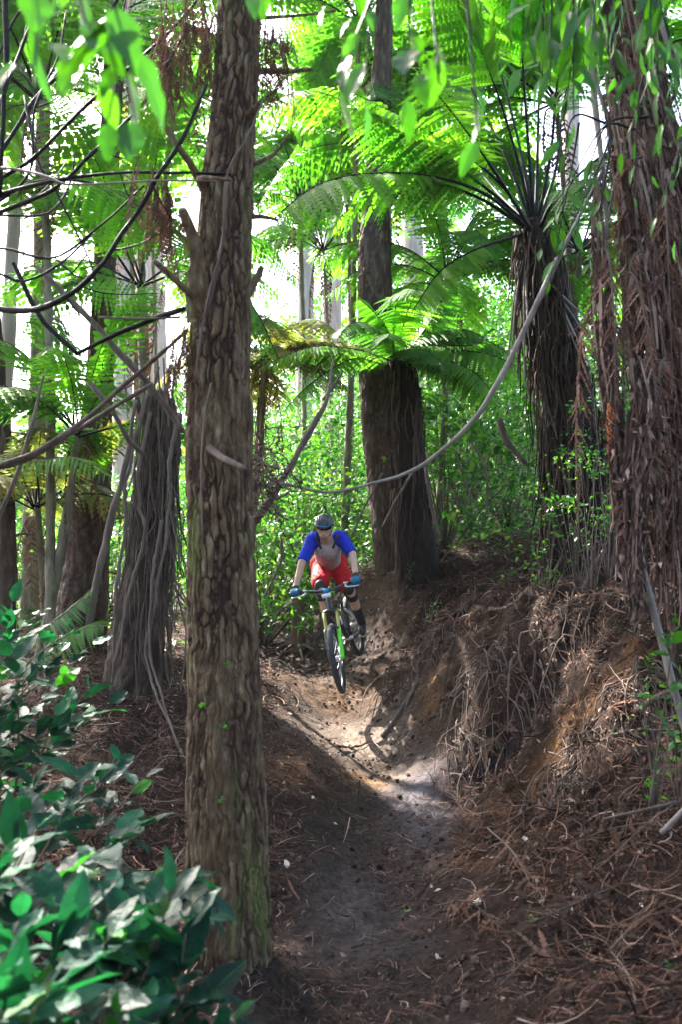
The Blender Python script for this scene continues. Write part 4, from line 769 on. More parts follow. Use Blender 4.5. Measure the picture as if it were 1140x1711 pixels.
# ------------------------------------------------------------------ shrubs
def bush(base, h, r, n, leaf, label, mat=None, nb=22, group='leafy undergrowth', name='shrub', cat='shrub', wd=.5, low=.1, tight=.16, stemr=.012):
    b_ = np.asarray(base, float); th_ = thing(name, b_, label, cat, group); a = Acc(); E = []
    for k in range(nb):
        an = k * 2.4; q = math.sqrt((k + .5) / nb); z = h * (low + (1 - low) * RNG.random() ** .8) * (1 - .35 * q * q); rr = r * q * math.sin(math.pi * min(.95, .25 + .6 * z / h)) * 1.1
        e = b_ + np.array([math.cos(an) * rr, math.sin(an) * rr, z]); mid = b_ * .45 + e * .55 + np.array([0, 0, .12 * h]) * .3; a.add(*stick([b_ - [0, 0, .05], mid, e], [stemr * h * .5, stemr * .6, .003], 4, n=6, world=True, seed=k)); E.append(np.append(e, RNG.uniform(.6, 1.5)))
    E = np.array(E); k = RNG.integers(0, nb, n); pos = E[k, :3] + RNG.normal(size=(n, 3)) * (E[k, 3] * tight * r)[:, None] * np.array([1, 1, .62])
    d = nrm(rdir(n) * np.array([1, 1, .5]) + np.array([0, 0, -.25])); nn = nrm(RNG.normal(size=(n, 3)) * .55 + np.array([0, 0, 1.0])); tvv, tff = leaf_small(wd)
    part('stems', a, M['deadgrey'], th_); part('foliage', scat(tvv, tff, pos, basis(d, nn), RNG.uniform(.6, 1.25, n) * leaf), mat or M['shrub'], th_, False); return th_
SB = [(440,11.9,2.3,.9,'shrub pressed against the right side of the big pine, left of the rider'),(520,13.6,2.6,1.0,'shrub directly behind the handlebar, left of the rider'),(455,14,2.4,1.2,'bright shrub between the big pine and the rider, nearest the pine'),(500,16,3.6,1.6,'tall bright shrub rising behind the rider on the left'),(560,15,2.8,1.3,'bright shrub straight behind the rider'),(600,18,4.2,1.6,'tall shrub behind the left flank of the middle pine'),
 (745,12.5,2.4,1.0,'shrub right beside the trunk of the middle fern'),(790,14,3.0,1.2,'shrub behind the pale canes right of the middle fern'),(850,15.5,3.4,1.4,'shrub in the gap left of the right fern trunk'),(770,17.5,5.6,2.0,'tall leafy shrub with sunlit top right of the middle pine'),
 (860,19,6.2,2.3,'tallest broadleaf shrub left of the radiating crown'),(1000,12,3.0,1.1,'shrub between the right fern and the ragged trunk'),(1060,10,2.4,.9,'shrub showing under the ragged trunk'),(700,21,5.4,2.2,'shrub deep behind the middle fern crown'),
 (330,15,2.8,1.3,'shrub seen between the vine-wrapped stump and the big pine'),(190,15,2.3,1.2,'shrub behind the rough left pine on its right side'),(95,14,1.9,1.0,'shrub at the foot of the thin left pines'),(15,13,1.7,1.0,'shrub low at the left edge beyond the dark trunk'),(420,22,4.6,2.2,'shrub far behind the big pine'),(540,24,5.4,2.4,'far shrub behind the tall bright one'),
 (930,22,7.2,2.5,'far broadleaf shrub behind the right fern'),(1050,20,6.2,2.3,'far shrub at the right behind the rags'),(270,22,3.4,2.0,'far shrub behind the vine-wrapped stump'),(130,24,3.0,2.0,'far pale shrub at the left')]
for px, Y, h, r, lab in SB: lf_ = (.06, .10, .075, .13)[int(px * 7 + Y) % 4] * (1 if Y < 17 else 1.2); bush(gbase(px, Y), h, r, int(2600 * max(1, h / 3) * max(1, r / 1.4) * (.085 / lf_) ** .9), lf_, lab, wd=(.5, .62, .4)[int(px) % 3], nb=int(16 + h * 7), tight=.17)
# small leafy plants on the right slope
for px, py, Y, h, r, n, lf, lab in [(915,905,8.2,.9,.35,150,.06,'spindly leafy plant left of the right fern foot'),(985,840,7.6,1.2,.35,220,.055,'thin plant with small bright leaves against the right fern'),(960,760,8.0,1.9,.35,240,.055,'taller thin plant climbing the right fern trunk'),(1010,640,7.6,.9,.4,160,.05,'leafy sprays left of the ragged trunk at mid height'),
     (1090,1070,5.3,.45,.18,46,.07,'small plant with pale and green leaves behind the leaning pole'),(1130,1130,5.0,.4,.16,50,.07,'small bright green plant at the right edge behind the leaning pole'),(925,985,8.3,.25,.12,30,.07,'tiny bright green plant on top of the bank'),(715,1000,10,.2,.15,26,.06,'tiny seedling near the middle fern foot'),(1090,1290,5.2,.14,.06,12,.05,'seedling on the slope at the right edge')]:
    g_ = P(px, py, Y); b_ = np.array([g_[0], g_[1], float(gz(g_[0], g_[1]))]); bush(b_, max(h, g_[2] - b_[2]), r, n, lf, lab, nb=12, group='small plants on the right slope', name='leafy_plant', cat='plant', low=.35, stemr=.006, tight=.2)
# grass tuft on the bank
b_ = gbase(993, 7.9); n_ = 70; d = nrm(rdir(n_, .5, 1) * np.array([1, 1, 1.3])); s = np.linspace(0, 1, 6)[None, :, None]; L_ = RNG.uniform(.12, .34, (n_, 1, 1)); tp = b_ + RNG.normal(size=(n_, 3)) * .03
tag(part('grass_tuft', ribbons(tp[:, None] + d[:, None] * s * L_ + np.array([0, 0, -1.0]) * s ** 2 * L_ * .35, np.full((n_, 6), .004) * (1.05 - s[..., 0])), M['canopyleaf']), 'green grassy tuft hanging on the bank crest under the right fern', 'grass tuft')
n_ = 40; b2 = b_ + np.array([-.02, -.18, -.05]); d = nrm(RNG.normal(size=(n_, 3)) * np.array([.3, .2, .1]) + np.array([0, -.15, -1])); tag(part('pale_roots', btubes(b2 + RNG.normal(size=(n_, 1, 3)) * .04 + d[:, None] * s * RNG.uniform(.15, .4, (n_, 1, 1)), np.full((n_, 6), .004), 3), M['greystalk']), 'beard of pale roots hanging below the grassy tuft', 'roots')
# far wood closing the view
n_ = 26000; yy = RNG.uniform(34, 62, n_); xx = RNG.uniform(-1, 1, n_) * (yy * .55 + 3); top = 3 + 5 * vn(xx * .16, yy * .1, 0, 5) + smooth(-9, 4, xx) * 9; zz = gz(xx, yy) + RNG.random(n_) ** 1.2 * top
clump = vn(xx * .5, yy * .5, zz * .6, 8) > .42; tvv, tff = PINNA_LO; q = clump.sum()
tag(part('far_wood', scat(tvv, tff, np.stack([xx, yy, zz], -1)[clump], basis(nrm(rdir(q) + [0, 0, -.3]), nrm(rdir(q) + [0, 0, 1.2])), np.stack([RNG.uniform(.8, 1.6, q)] * 3, -1) * np.array([1, 1.6, 1])), M['shrub'], None, False), label='pale green wood closing the view far behind the trunks', cat='woodland', kind='stuff')
n_ = 9000; yy = RNG.uniform(11, 34, n_); xx = RNG.uniform(-1, 1, n_) * (yy * .5); keep = trail_d(xx, yy) > .5; xx, yy = xx[keep], yy[keep]; q = len(xx); zz = gz(xx, yy) + RNG.random(q) ** 2 * .6 * vn(xx * .8, yy * .8, 0, 4)
tvv, tff = leaf_small(.5); tag(part('undergrowth', scat(tvv, tff, np.stack([xx, yy, zz], -1), basis(nrm(rdir(q) * [1, 1, .4]), nrm(rdir(q) + [0, 0, 1.5])), RNG.uniform(.06, .16, q)), M['shrub'], None, False), label='low green ground cover under the far trees', cat='ground cover', kind='stuff')

# ------------------------------------------------------------------ large leaves near the camera
LB = [leaf_big(.55, 17, .20, .10, .02, .05), leaf_big(.46, 17, .35, .08, .02, .05), leaf_big(.62, 17, .05, .12, .03, .04), leaf_big(.50, 17, .12, .12, .01, .05)]
LL = [leaf_big(.30, 9, .25, .12), leaf_big(.34, 9, .10, .08), leaf_big(.27, 9, .4, .1)]
def leafy(name, tips, label, cat, mat, leafs, group=None, base=None, size=.13, per=7, stem=M['vine'], hang=False, span=.35, stemr=.004, seed=0, up=.9):
    base = np.asarray(base, float); th_ = thing(name, base, label, cat, group); a = Acc(); pos, dd, nn, ss, kk = [], [], [], [], []
    for k, (px, py, Y) in enumerate(tips):
        e = P(px, py, Y); st = base + RNG.normal(size=3) * np.array([.12, .12, 0]); ctl = (st + e) / 2 + np.array([0, 0, .25 if hang else .08]) + RNG.normal(size=3) * .05
        path = catmull([st, ctl, e], 24); a.add(*tube(path, np.linspace(stemr * 2, stemr * .5, 24), 5)); tan = nrm(path[-1] - path[-6])
        Ltot = np.linalg.norm(path[-1] - path[0])
        for j in range(per):
            s_ = 1 - (j / per) * min(.85, span / max(Ltot, .1)); i_ = min(23, int(s_ * 23)); an = j * 2.2 + k
            sd = np.cross(tan, [0, 0, 1.0]) * math.cos(an) + np.array([0, -1.0, 0]) * math.sin(an) * .8 + np.array([math.sin(an * 1.7), 0, 0]) * .5
            d = nrm(sd + tan * .5 + np.array([0, 0, -.55 if hang else .05]) + RNG.normal(size=3) * .2); pos.append(path[i_]); dd.append(d); nn.append(nrm(np.array([RNG.normal() * .35, RNG.normal() * .35 - (.25 if not hang else .5), up]))); ss.append(size * RNG.uniform(.55, 1.35) * (.75 if j == 0 else 1)); kk.append(RNG.integers(0, len(leafs)))
    pos, dd, nn, ss, kk = map(np.array, (pos, dd, nn, ss, kk)); f = Acc()
    for q in range(len(leafs)):
        m_ = kk == q
        if m_.any(): f.add(*scat(*leafs[q], pos[m_] + dd[m_] * (ss[m_] * .12)[:, None], basis(dd, nn)[m_], ss[m_]))
    part('stems', a, stem, th_); part('foliage', f, mat, th_); return th_
def low(x, y): return G(x, y)
leafy('broadleaf_shrub', [(60,1385,2.9),(205,1400,3.0),(235,1375,3.1),(20,1440,2.6),(130,1450,2.7),(290,1470,2.9),(345,1490,2.9)], 'glossy broad-leaved shrub at lower left, its tips reaching the big pine', 'shrub', M['glossy'], LB, 'glossy foreground shrubs', low(-1.15, 2.75), .15, 18, span=.55)
leafy('broadleaf_shrub', [(30,1540,2.2),(110,1570,2.2),(190,1560,2.3),(250,1610,2.4),(300,1650,2.4),(240,1690,2.2),(170,1660,2.2),(80,1650,2.0),(20,1620,1.9),(310,1560,2.5),(130,1720,2.1)], 'glossy broad-leaved shrub filling the bottom left corner', 'shrub', M['glossy'], LB, 'glossy foreground shrubs', low(-.95, 2.2), .13, 20, span=.55)
leafy('broadleaf_shrub', [(390,1705,2.4),(430,1715,2.4),(330,1500,2.6),(280,1500,2.5),(180,1500,2.5),(240,1520,2.5),(90,1500,2.4),(360,1660,2.5)], 'glossy shrub whose leaves touch the foot of the big pine', 'shrub', M['glossy'], LB, 'glossy foreground shrubs', low(-.75, 2.5), .13, 13, span=.4)
leafy('broadleaf_shrub', [(150,1290,3.9),(240,1300,3.9),(200,1270,4.0),(120,1330,3.8),(60,1300,3.7)], 'glossy shrub with thin stems above the pale dead leaves at left', 'shrub', M['glossy'], LB, 'glossy foreground shrubs', low(-1.5, 3.7), .15, 11, span=.4)
leafy('broadleaf_shrub', [(20,1080,5.0),(60,1120,5.0),(110,1130,5.2),(150,1150,5.2),(30,1180,4.8),(90,1200,4.8),(10,1240,4.6),(140,1190,5.0),(60,1250,4.6),(180,1180,5.2)], 'blue-green shrub at the left edge below the thin pines', 'shrub', M['glossy'], LB, 'glossy foreground shrubs', low(-2.1, 4.9), .16, 16, span=.8)
leafy('broadleaf_shrub', [(20,1010,6.4),(70,1020,6.5),(110,1050,6.5),(40,1060,6.2),(100,1090,6.2),(150,1080,6.4),(0,1120,6)], 'pale green shrub in front of the dark foot of the rough left pine', 'shrub', M['glossy'], LB, 'glossy foreground shrubs', low(-2.6, 6.3), .17, 9, span=.5)
leafy('broadleaf_shrub', [(1130,1030,4.8),(1150,1060,4.8),(1110,1075,4.9)], 'small bright green leafy sprig at the right edge beside the leaning pole', 'shrub', M['canopyleaf'], LB, 'glossy foreground shrubs', low(2.0, 4.9), .09, 6, span=.25)
# pale fern fronds lying over the left bank
for k, (pts, lab) in enumerate([([(20,1085,7.2),(70,1050,7.1),(120,1015,7.0),(150,985,6.9)], 'pale silver fern frond by the foot of the rough left pine, upper one'), ([(40,1110,7.0),(95,1070,6.9),(140,1050,6.8),(175,1045,6.7)], 'pale silver fern frond by the foot of the rough left pine, lower one'), ([(-20,760,8),(60,770,7.8),(120,765,7.6),(190,800,7.4)], 'washed-out pale frond beneath the fallen branches at left')]):
    r_, p_ = frond(catmull(PP(pts), 20), .24, n=26, bare=.1, r0=.006, tmpl=PINNA, upv=(0, -.6, .8)); tag(link('fern_frond', multi('fern_frond', [(p_, M['fern']), (r_, M['deadgrey'])]), None), lab, 'frond')
# overhanging twigs near the lens
leafy('overhanging_branch', [(1000,90,3.0),(1040,60,3.0),(1090,110,3.0),(1120,60,2.9),(960,60,3.1),(1060,180,3.1),(1110,200,3.0),(1030,130,3.1),(980,160,3.2),(1140,150,3),(930,110,3.2),(1075,30,2.8),(1010,20,2.9)], 'dense willow-like green twigs hanging over the top right corner', 'branch', M['canopyleaf'], LL, 'overhanging leafy twigs', P(1060, -260, 3.0), .115, 12, stem=M['darkstalk'], hang=True, span=.45)
leafy('overhanging_branch', [(1090,290,3.4),(1060,330,3.4),(1125,300,3.3),(1100,360,3.4),(1040,250,3.4),(1130,400,3.4)], 'sprays of narrow bright leaves in front of the ragged trunk', 'branch', M['canopyleaf'], LL, 'overhanging leafy twigs', P(1180, 130, 3.3), .09, 7, stem=M['darkstalk'], hang=True, span=.35)
leafy('overhanging_branch', [(930,430,4.6),(960,400,4.6),(905,415,4.6),(985,440,4.6),(940,360,4.6),(920,470,4.6)], 'leafy twig ends over the upper end of the grey fallen stalk', 'branch', M['canopyleaf'], LL, 'overhanging leafy twigs', P(1010, 200, 4.6), .12, 5, stem=M['darkstalk'], hang=True, span=.3)
leafy('overhanging_branch', [(870,110,3.0),(920,160,3.0),(890,60,3.0),(940,230,3.0),(960,200,3.0),(850,30,3.1),(905,220,3.1)], 'leafy twigs hanging just right of the radiating stalk tips', 'branch', M['canopyleaf'], LL, 'overhanging leafy twigs', P(930, -240, 3.0), .125, 6, stem=M['darkstalk'], hang=True, span=.3)
leafy('overhanging_branch', [(680,160,1.9),(735,140,1.9),(700,120,1.95),(800,230,2.1),(610,170,2.0),(560,150,1.9)], 'blurred green leaves hanging at the top middle', 'branch', M['canopyleaf'], LB, 'overhanging leafy twigs', P(690, -230, 2.0), .10, 3, stem=M['darkstalk'], hang=True, span=.12)
leafy('overhanging_branch', [(180,200,1.5),(90,70,1.5),(225,200,1.5),(30,100,1.5),(165,130,1.5)], 'strongly blurred leaves close to the lens at top left', 'branch', M['canopyleaf'], LB, 'overhanging leafy twigs', P(120, -300, 1.5), .12, 4, stem=M['darkstalk'], hang=True, span=.12)
leafy('overhanging_branch', [(470,20,1.9),(540,10,1.9),(420,-10,1.9),(590,30,2.0)], 'blurred leaves peeping in at the top edge right of the big pine', 'branch', M['canopyleaf'], LB, 'overhanging leafy twigs', P(520, -250, 1.9), .11, 3, stem=M['darkstalk'], hang=True, span=.12)

# ------------------------------------------------------------------ bank roots, brown fronds on the ground, bits on the trail
def drop_roots(n, pxr, pyr, Yr, L0, L1, w0, w1, out=.12):
    px = RNG.uniform(*pxr, n); p0 = np.array([P(a_, RNG.uniform(*pyr), RNG.uniform(*Yr)) for a_ in px]); g_ = gz(p0[:, 0], p0[:, 1]); p0[:, 2] = g_ + .02
    K = 8; s = np.linspace(0, 1, K)[None, :, None]; L_ = RNG.uniform(L0, L1, (n, 1, 1)); d = np.stack([RNG.normal(size=n) * .35, -np.ones(n) * .55, np.full(n, .05)], -1)
    Pt = p0[:, None] + d[:, None] * np.sqrt(s) * L_ * .9; Pt = Pt + np.array([0, 0, -1.0]) * s ** 1.5 * L_ * .9
    Pt = Pt + np.stack([vn(s[..., 0] * 3 + RNG.random((n, 1)) * 50, k * 5.1, 0, 2) - .5 for k in range(3)], -1) * .10; zz = gz(Pt[..., 0], Pt[..., 1]); Pt[..., 2] = np.maximum(Pt[..., 2], zz + .005)
    return btubes(Pt, RNG.uniform(w0, w1, (n, 1)) * (1 - .6 * s[..., 0]), 4)
a = Acc(); a.add(*drop_roots(260, (740, 1140), (1040, 1120), (7.2, 8.2), .2, .7, .003, .009)); a.add(*drop_roots(120, (640, 800), (1000, 1060), (9.0, 9.9), .2, .6, .003, .009)); a.add(*drop_roots(160, (900, 1140), (1180, 1260), (6.0, 6.5), .15, .5, .003, .008))
tag(part('hanging_roots', a, M['vine']), label='fine dead roots hanging out of the undercut bank right of the trail', cat='roots', kind='stuff')
def ground_path(pts, lift=.03):
    W = catmull(PP(pts), 40); W[:, 2] = gz(W[:, 0], W[:, 1]) + lift; return W
for k, (pts, wd, lab) in enumerate([([(690,1030,9.6),(696,1080,9.3),(700,1130,9.0),(680,1180,8.7)], .028, 'pale sunlit root running down the left end of the bank'), ([(640,1200,8.5),(665,1165,8.7),(700,1130,8.9)], .022, 'pale root edging the landing'), ([(870,1110,7.3),(890,1160,7.15),(910,1230,6.7)], .012, 'thin pale forked root in the dark hollow of the bank'),
     ([(740,1160,8.2),(800,1100,8.0),(860,1080,7.9)], .016, 'root crossing the bank face above the hollow'), ([(560,1250,8.1),(615,1205,8.5),(640,1245,8.2)], .012, 'short dark root crossing the sandy landing'), ([(800,1010,9.0),(880,1030,8.3),(960,1010,8.2)], .02, 'brown root along the bank crest')]):
    W = ground_path(pts); tag(part('root', tube(W, np.linspace(wd, wd * .5, 40) * (1 + .5 * (vn(np.arange(40) * .4, k, 0, 1) - .5)), 8), M['vine']), lab, 'root')
DF = [(740,1010,9.6),(860,960,9.6),(790,1050,8.9),(950,1030,8.2),(1050,1060,7.3),(900,1300,6.2),(1000,1350,5.6),(1080,1450,5.0),(860,1500,5.2),(980,1560,4.6),(1100,1600,4.2),(780,1560,4.9),(1060,1220,6.1),(830,1180,7.3),(230,1330,6.4),(160,1400,5.6),(930,1650,4.2),(820,900,11.5),(760,930,11.2),(1010,1480,5.0),(1120,1290,5.5),(700,1100,9.3),(60,1290,6.6),(260,1230,7.4)]
WH = ['at the left end of the bank top','on the bank top by the middle','above the root hollow','on the crest under the right fern','by the head of the leaning pole','low on the slope right of the trail','in the middle of the right slope','on the right slope near the stick end','just right of the trail edge','on the lower right slope','in the lower right corner','by the trail in the foreground','under the right bank face','against the dark hollow','on the left bank among pale leaves','behind the foreground shrubs','near the bottom edge right of the trail','high behind the bank','at the foot of the middle fern','right of centre on the litter slope','at the right edge below the bank','beside the pale root','at the far left of the bank','below the vine-wrapped stump']
for k, (px, py, Y) in enumerate(DF):
    c = P(px, py, Y); nr = gnormal(np.array([c[0]]), np.array([c[1]]))[0]; c[2] = float(gz(c[0], c[1])) + .03; an = RNG.uniform(0, 6.28); d = np.array([math.cos(an), math.sin(an), 0]); d = d - nr * d.dot(nr); d /= np.linalg.norm(d); sdv = np.cross(nr, d); L_ = RNG.uniform(.5, .95)
    path = catmull([c - d * L_ * .5, c + nr * .05 + sdv * .05, c + d * L_ * .5], 16); path[:, 2] = np.maximum(path[:, 2], gz(path[:, 0], path[:, 1]) + .02)
    r_, p_ = frond(path, .17, n=26, bare=.12, r0=.006, tmpl=PINNA_LO, upv=nr, jit=.6, missing=.4, droop=.1, shrivel=.15); tag(link('dead_frond', multi('dead_frond', [(p_, M['ferndead']), (r_, M['deadgrey'])]), None), 'dead brown fern frond lying ' + WH[k], 'dead frond', 'dead fronds on the ground')
M['palebit'] = plain('pale_wood', (.62, .52, .44), .7)
for k, (px, py, Y, s_, lab) in enumerate([(480,1443,5.7,.032,'round whitish wood chip on the dirt right of the big pine'),(520,1321,6.9,.025,'small pale chip in the middle left of the trail'),(475,1290,7.0,.022,'pale chip high beside the big pine'),(880,1362,5.8,.03,'pale chip on the litter slope'),(805,1552,5.0,.045,'flat pale wood chip right of the trail'),(730,1597,4.6,.04,'white torn chip near the bottom of the trail'),(480,1176,8.6,.03,'small white chip left of the landing'),(840,1500,5.3,.03,'curled pale bark bit on the slope'),(425,1655,4.4,.05,'pale wood splinter at the foot of the big pine')]):
    c = P(px, py, Y); tvv, tff = leaf_big(.8, 7, .3, .2, .06); V, F_ = scat(tvv, tff, np.array([[c[0], c[1], float(gz(c[0], c[1])) + .02]]), basis(nrm(RNG.normal(size=(1, 3)) * [1, 1, .1]), np.array([[.1, -.5, 1.0]])), np.array([s_ * 1.5]))
    tag(part('wood_chip', (np.vstack([V, V - [0, 0, .008]]), F_ + [F_[0] + len(V)]), M['palebit']), lab, 'wood chip', 'pale chips on the dirt')
for k, (px, py, Y, lab) in enumerate([(678,1478,5.4,'tiny bright seedling in the middle of the trail'),(893,1592,4.6,'single green leaf on the litter near the bottom'),(1050,1595,4.3,'small green leaf at lower right'),(1095,1370,5.0,'small bright seedling beside the stick end'),(895,1015,8.4,'pale green sprig on the bank crest'),(1125,1690,3.8,'green sprig in the bottom right corner'),(700,975,10.4,'sprig near the moss of the middle fern')]):
    c = P(px, py, Y); b_ = np.array([c[0], c[1], float(gz(c[0], c[1]))]); n_ = 6; d = nrm(rdir(n_, 0.1, .6)); V = Acc(); V.add(*scat(*LL[1], np.repeat(b_[None] + [0, 0, .02], n_, 0), basis(d, np.tile([[0, -.3, 1.0]], (n_, 1))), RNG.uniform(.03, .055, n_))); V.add(*tube(np.array([b_, b_ + [0, 0, .03]]), .002, 4))
    tag(part('seedling', V, M['canopyleaf']), lab, 'seedling', 'seedlings')

# ------------------------------------------------------------------ haze
HZ = bpy.data.materials.new('haze_air'); HZ.use_nodes = True; ht = HZ.node_tree; ht.nodes.clear()
pv = ht.nodes.new('ShaderNodeVolumePrincipled'); pv.inputs['Color'].default_value = (.93, .96, 1, 1); pv.inputs['Density'].default_value = .00035; pv.inputs['Anisotropy'].default_value = .3
om = ht.nodes.new('ShaderNodeOutputMaterial'); ht.links.new(pv.outputs[0], om.inputs['Volume'])
bxv = np.array([[x_, y_, z_] for x_ in (-175, 175) for y_ in (-45, 275) for z_ in (-4, 60)], float)
tag(part('haze', (bxv, [np.array([[0,1,3,2],[4,6,7,5],[0,4,5,1],[2,3,7,6],[0,2,6,4],[1,5,7,3]])]), HZ, None, False), label='thin bright haze in the forest air', cat='haze', kind='stuff')
# ------------------------------------------------------------------ bicycle and rider
A_ = P(562, 1101, 9.0); B_ = P(592, 1045, 10.12)
fwd = (A_ - B_) / np.linalg.norm(A_ - B_); up0 = np.array([0, 0, 1.0]); up0 = up0 - fwd * up0.dot(fwd); up0 /= np.linalg.norm(up0)
xs = np.array([1.0, 0, 0]); xs = xs - fwd * xs.dot(fwd) - up0 * xs.dot(up0); xs /= np.linalg.norm(xs)
rl = R(12.5); upb = up0 * math.cos(rl) - xs * math.sin(rl); lat = np.cross(upb, fwd)
MB = np.stack([fwd, lat, upb], 1); WB = np.linalg.norm(A_ - B_)
def bl(p): return np.asarray(p, float) @ MB.T + A_
HA = np.array([-math.cos(R(64)), 0, math.sin(R(64))])          # steering axis, pointing up
PIV = np.array([-.045, 0, .0])
def steer(p, ang=R(6)):
    p = np.asarray(p, float) - PIV; c, s = math.cos(ang), math.sin(ang)
    return p * c + np.cross(HA, p) * s + HA * (p @ HA)[..., None] * (1 - c) + PIV
def sb(p): return bl(steer(p))
BK = thing('mountain_bike', B_ + (A_ - B_) * .5 - np.array([0, 0, .35]), 'full suspension mountain bike in mid air under the rider, bright green fork leg in front', 'bicycle')
M['tyre'] = plain('tyre_rubber', (.03, .03, .034), .75, nvar=.3); M['rim'] = plain('dark_rim', (.05, .055, .065), .3, .6); M['metal'] = plain('brushed_metal', (.55, .57, .6), .28, .9)
M['black'] = plain('black_frame_paint', (.015, .016, .02), .3, coat=.5); M['green'] = plain('neon_green_paint', (.12, .75, .02), .3, coat=.5); M['gold'] = plain('gold_stanchion', (.42, .36, .09), .3, .5)
M['cyan'] = plain('blue_anodised', (.02, .22, .42), .3, .5); M['white'] = plain('white_paint', (.72, .73, .78), .35); M['rubber'] = plain('black_rubber', (.02, .02, .024), .7)
def wheel(fn, cx, name, Rw=.345):
    root = part(name, tube(np.array([fn([cx, -.055, 0]), fn([cx, -.02, 0]), fn([cx, .02, 0]), fn([cx, .055, 0])]), [.02, .03, .03, .02], 14), M['metal'], BK)
    n = 96; th = np.linspace(0, 2 * math.pi, n, endpoint=False); kk = 14; ph = np.linspace(0, 2 * math.pi, kk, endpoint=False)
    def torus(R0, rx, ry, knob=0):
        V = [];
        for i_, a_ in enumerate(th):
            for j_, b_ in enumerate(ph):
                k_ = knob * (1 if ((i_ + (j_ % 2)) % 3 == 0 and math.cos(b_) > -.1) else 0); rr = R0 + (rx + k_) * math.cos(b_)
                V.append([cx + rr * math.cos(a_), (ry + k_ * .6) * math.sin(b_), rr * math.sin(a_)])
        i = np.arange(n)[:, None]; j = np.arange(kk)[None]; F = np.stack([i * kk + j, ((i + 1) % n) * kk + j, ((i + 1) % n) * kk + (j + 1) % kk, i * kk + (j + 1) % kk], -1).reshape(-1, 4)
        return fn(np.array(V)), [F]
    part('tyre', torus(Rw - .028, .027, .029, .006), M['tyre'], root); part('rim', torus(Rw - .062, .012, .015), M['rim'], root)
    k = 28; an = np.arange(k) * 2 * math.pi / k; p0 = np.stack([cx + .028 * np.cos(an + .5), np.where(np.arange(k) % 2, .035, -.035), .028 * np.sin(an + .5)], -1); p1 = np.stack([cx + (Rw - .07) * np.cos(an), 0 * an, (Rw - .07) * np.sin(an)], -1)
    part('spokes', btubes(np.stack([fn(p0), fn(p1)], 1), np.full((k, 2), .0013), 4), M['metal'], root)
    d = np.linspace(0, 2 * math.pi, 40, endpoint=False); V = []
    for y in (.047, .050):
        for r_ in (.055, .09): V += [[cx + r_ * math.cos(a_), y, r_ * math.sin(a_)] for a_ in d]
    F = []; q = 40
    for i_ in range(q):
        j_ = (i_ + 1) % q
        for a_, b_ in ((0, 1), (1, 3), (3, 2), (2, 0)): F.append([a_ * q + i_, a_ * q + j_, b_ * q + j_, b_ * q + i_])
    part('brake_disc', (fn(np.array(V)), [np.array(F)]), M['metal'], root)
    return root
wheel(sb, 0, 'front_wheel'); wheel(bl, -WB, 'rear_wheel')
def T(fn, pts, r, mat, name, par, sides=12, n=None):
    pts = np.array(pts, float); pts = catmull(pts, n or max(2, 6 * (len(pts) - 1))) if len(pts) > 2 else np.linspace(pts[0], pts[-1], 4)
    rr = np.interp(np.linspace(0, 1, len(pts)), np.linspace(0, 1, len(np.atleast_1d(r))) if np.ndim(r) else [0, 1], r if np.ndim(r) else [r, r])
    return part(name, tube(fn(pts), rr, sides), mat, par)
ax = HA; top = np.array([-.045, 0, 0]) + ax * .60; cr0 = PIV + ax * .47
fk = T(sb, [cr0 + [0, -.07, 0], cr0 + [.0, 0, .012], cr0 + [0, .07, 0]], .022, M['black'], 'fork', BK)
for s in (-1, 1):
    y = .066 * s; T(sb, [cr0 + [0.02, y, 0], PIV + ax * .24 + [.03, y, 0]], .0185, M['gold'], 'stanchion', fk)
    lo = [PIV + ax * .30 + [.035, y, 0], PIV + ax * .12 + [.04, y, 0], [0, y, -.015]]
    T(sb, lo, [.029, .027, .021], M['green'] if s > 0 else M['black'], 'fork_lower', fk)
T(sb, [PIV + ax * .30 + [.055, -.066, 0], PIV + ax * .34 + [.07, 0, .015], PIV + ax * .30 + [.055, .066, 0]], .014, M['black'], 'arch', fk)
T(sb, [cr0 - ax * .01, top + ax * .04], .026, M['black'], 'head_tube', fk); T(sb, [top + ax * .03, top + ax * .055], .029, M['cyan'], 'headset_spacer', fk)
hb = part('handlebar', tube(sb(catmull([[-.325,-.385,.665],[-.315,-.25,.665],[-.29,-.10,.645],[-.285,0,.635],[-.29,.10,.645],[-.315,.25,.665],[-.325,.385,.665]], 40)), .0155, 12), M['black'], BK)
T(sb, [top + ax * .045, [-.285, 0, .635]], .026, M['black'], 'stem', hb); T(sb, [[-.285, -.028, .635], [-.285, .028, .635]], .027, M['cyan'], 'clamp', hb)
for s in (-1, 1):
    T(sb, [[-.325, .385 * s, .665], [-.317, .25 * s, .665]], .019, M['rubber'], 'grip', hb)
    T(sb, [[-.315, .22 * s, .665], [-.26, .22 * s, .645], [-.25, .30 * s, .635], [-.255, .36 * s, .635]], [.010, .007, .005], M['metal'], 'brake_lever', hb)
    T(sb, [[-.30, .20 * s, .66], [-.22, .10 * s, .62], [-.22, .02 * s, .52], [-.20, .05 * s, .35]], .004, M['rubber'], 'cable', hb)
    T(sb, [[-.315, .235 * s, .668], [-.29, .205 * s, .675]], .013, M['metal'], 'lever_clamp', hb)
T(sb, [[-.22, -.045, .60], [-.225, .045, .60]], .022, M['white'], 'bar_display', hb)
HT = top - ax * .12; ST = np.array([-.86, 0, .36]); BBp = np.array([-.72, 0, -.01]); RA = np.array([-WB, 0, 0])
fr = T(bl, [HT, BBp + [.02, 0, .05], BBp], [.036, .034, .032], M['black'], 'frame', BK)
T(bl, [HT + ax * .09, [-.58, 0, .43], ST], [.028, .022, .02], M['black'], 'top_tube', fr); T(bl, [BBp, ST], .022, M['black'], 'seat_tube', fr)
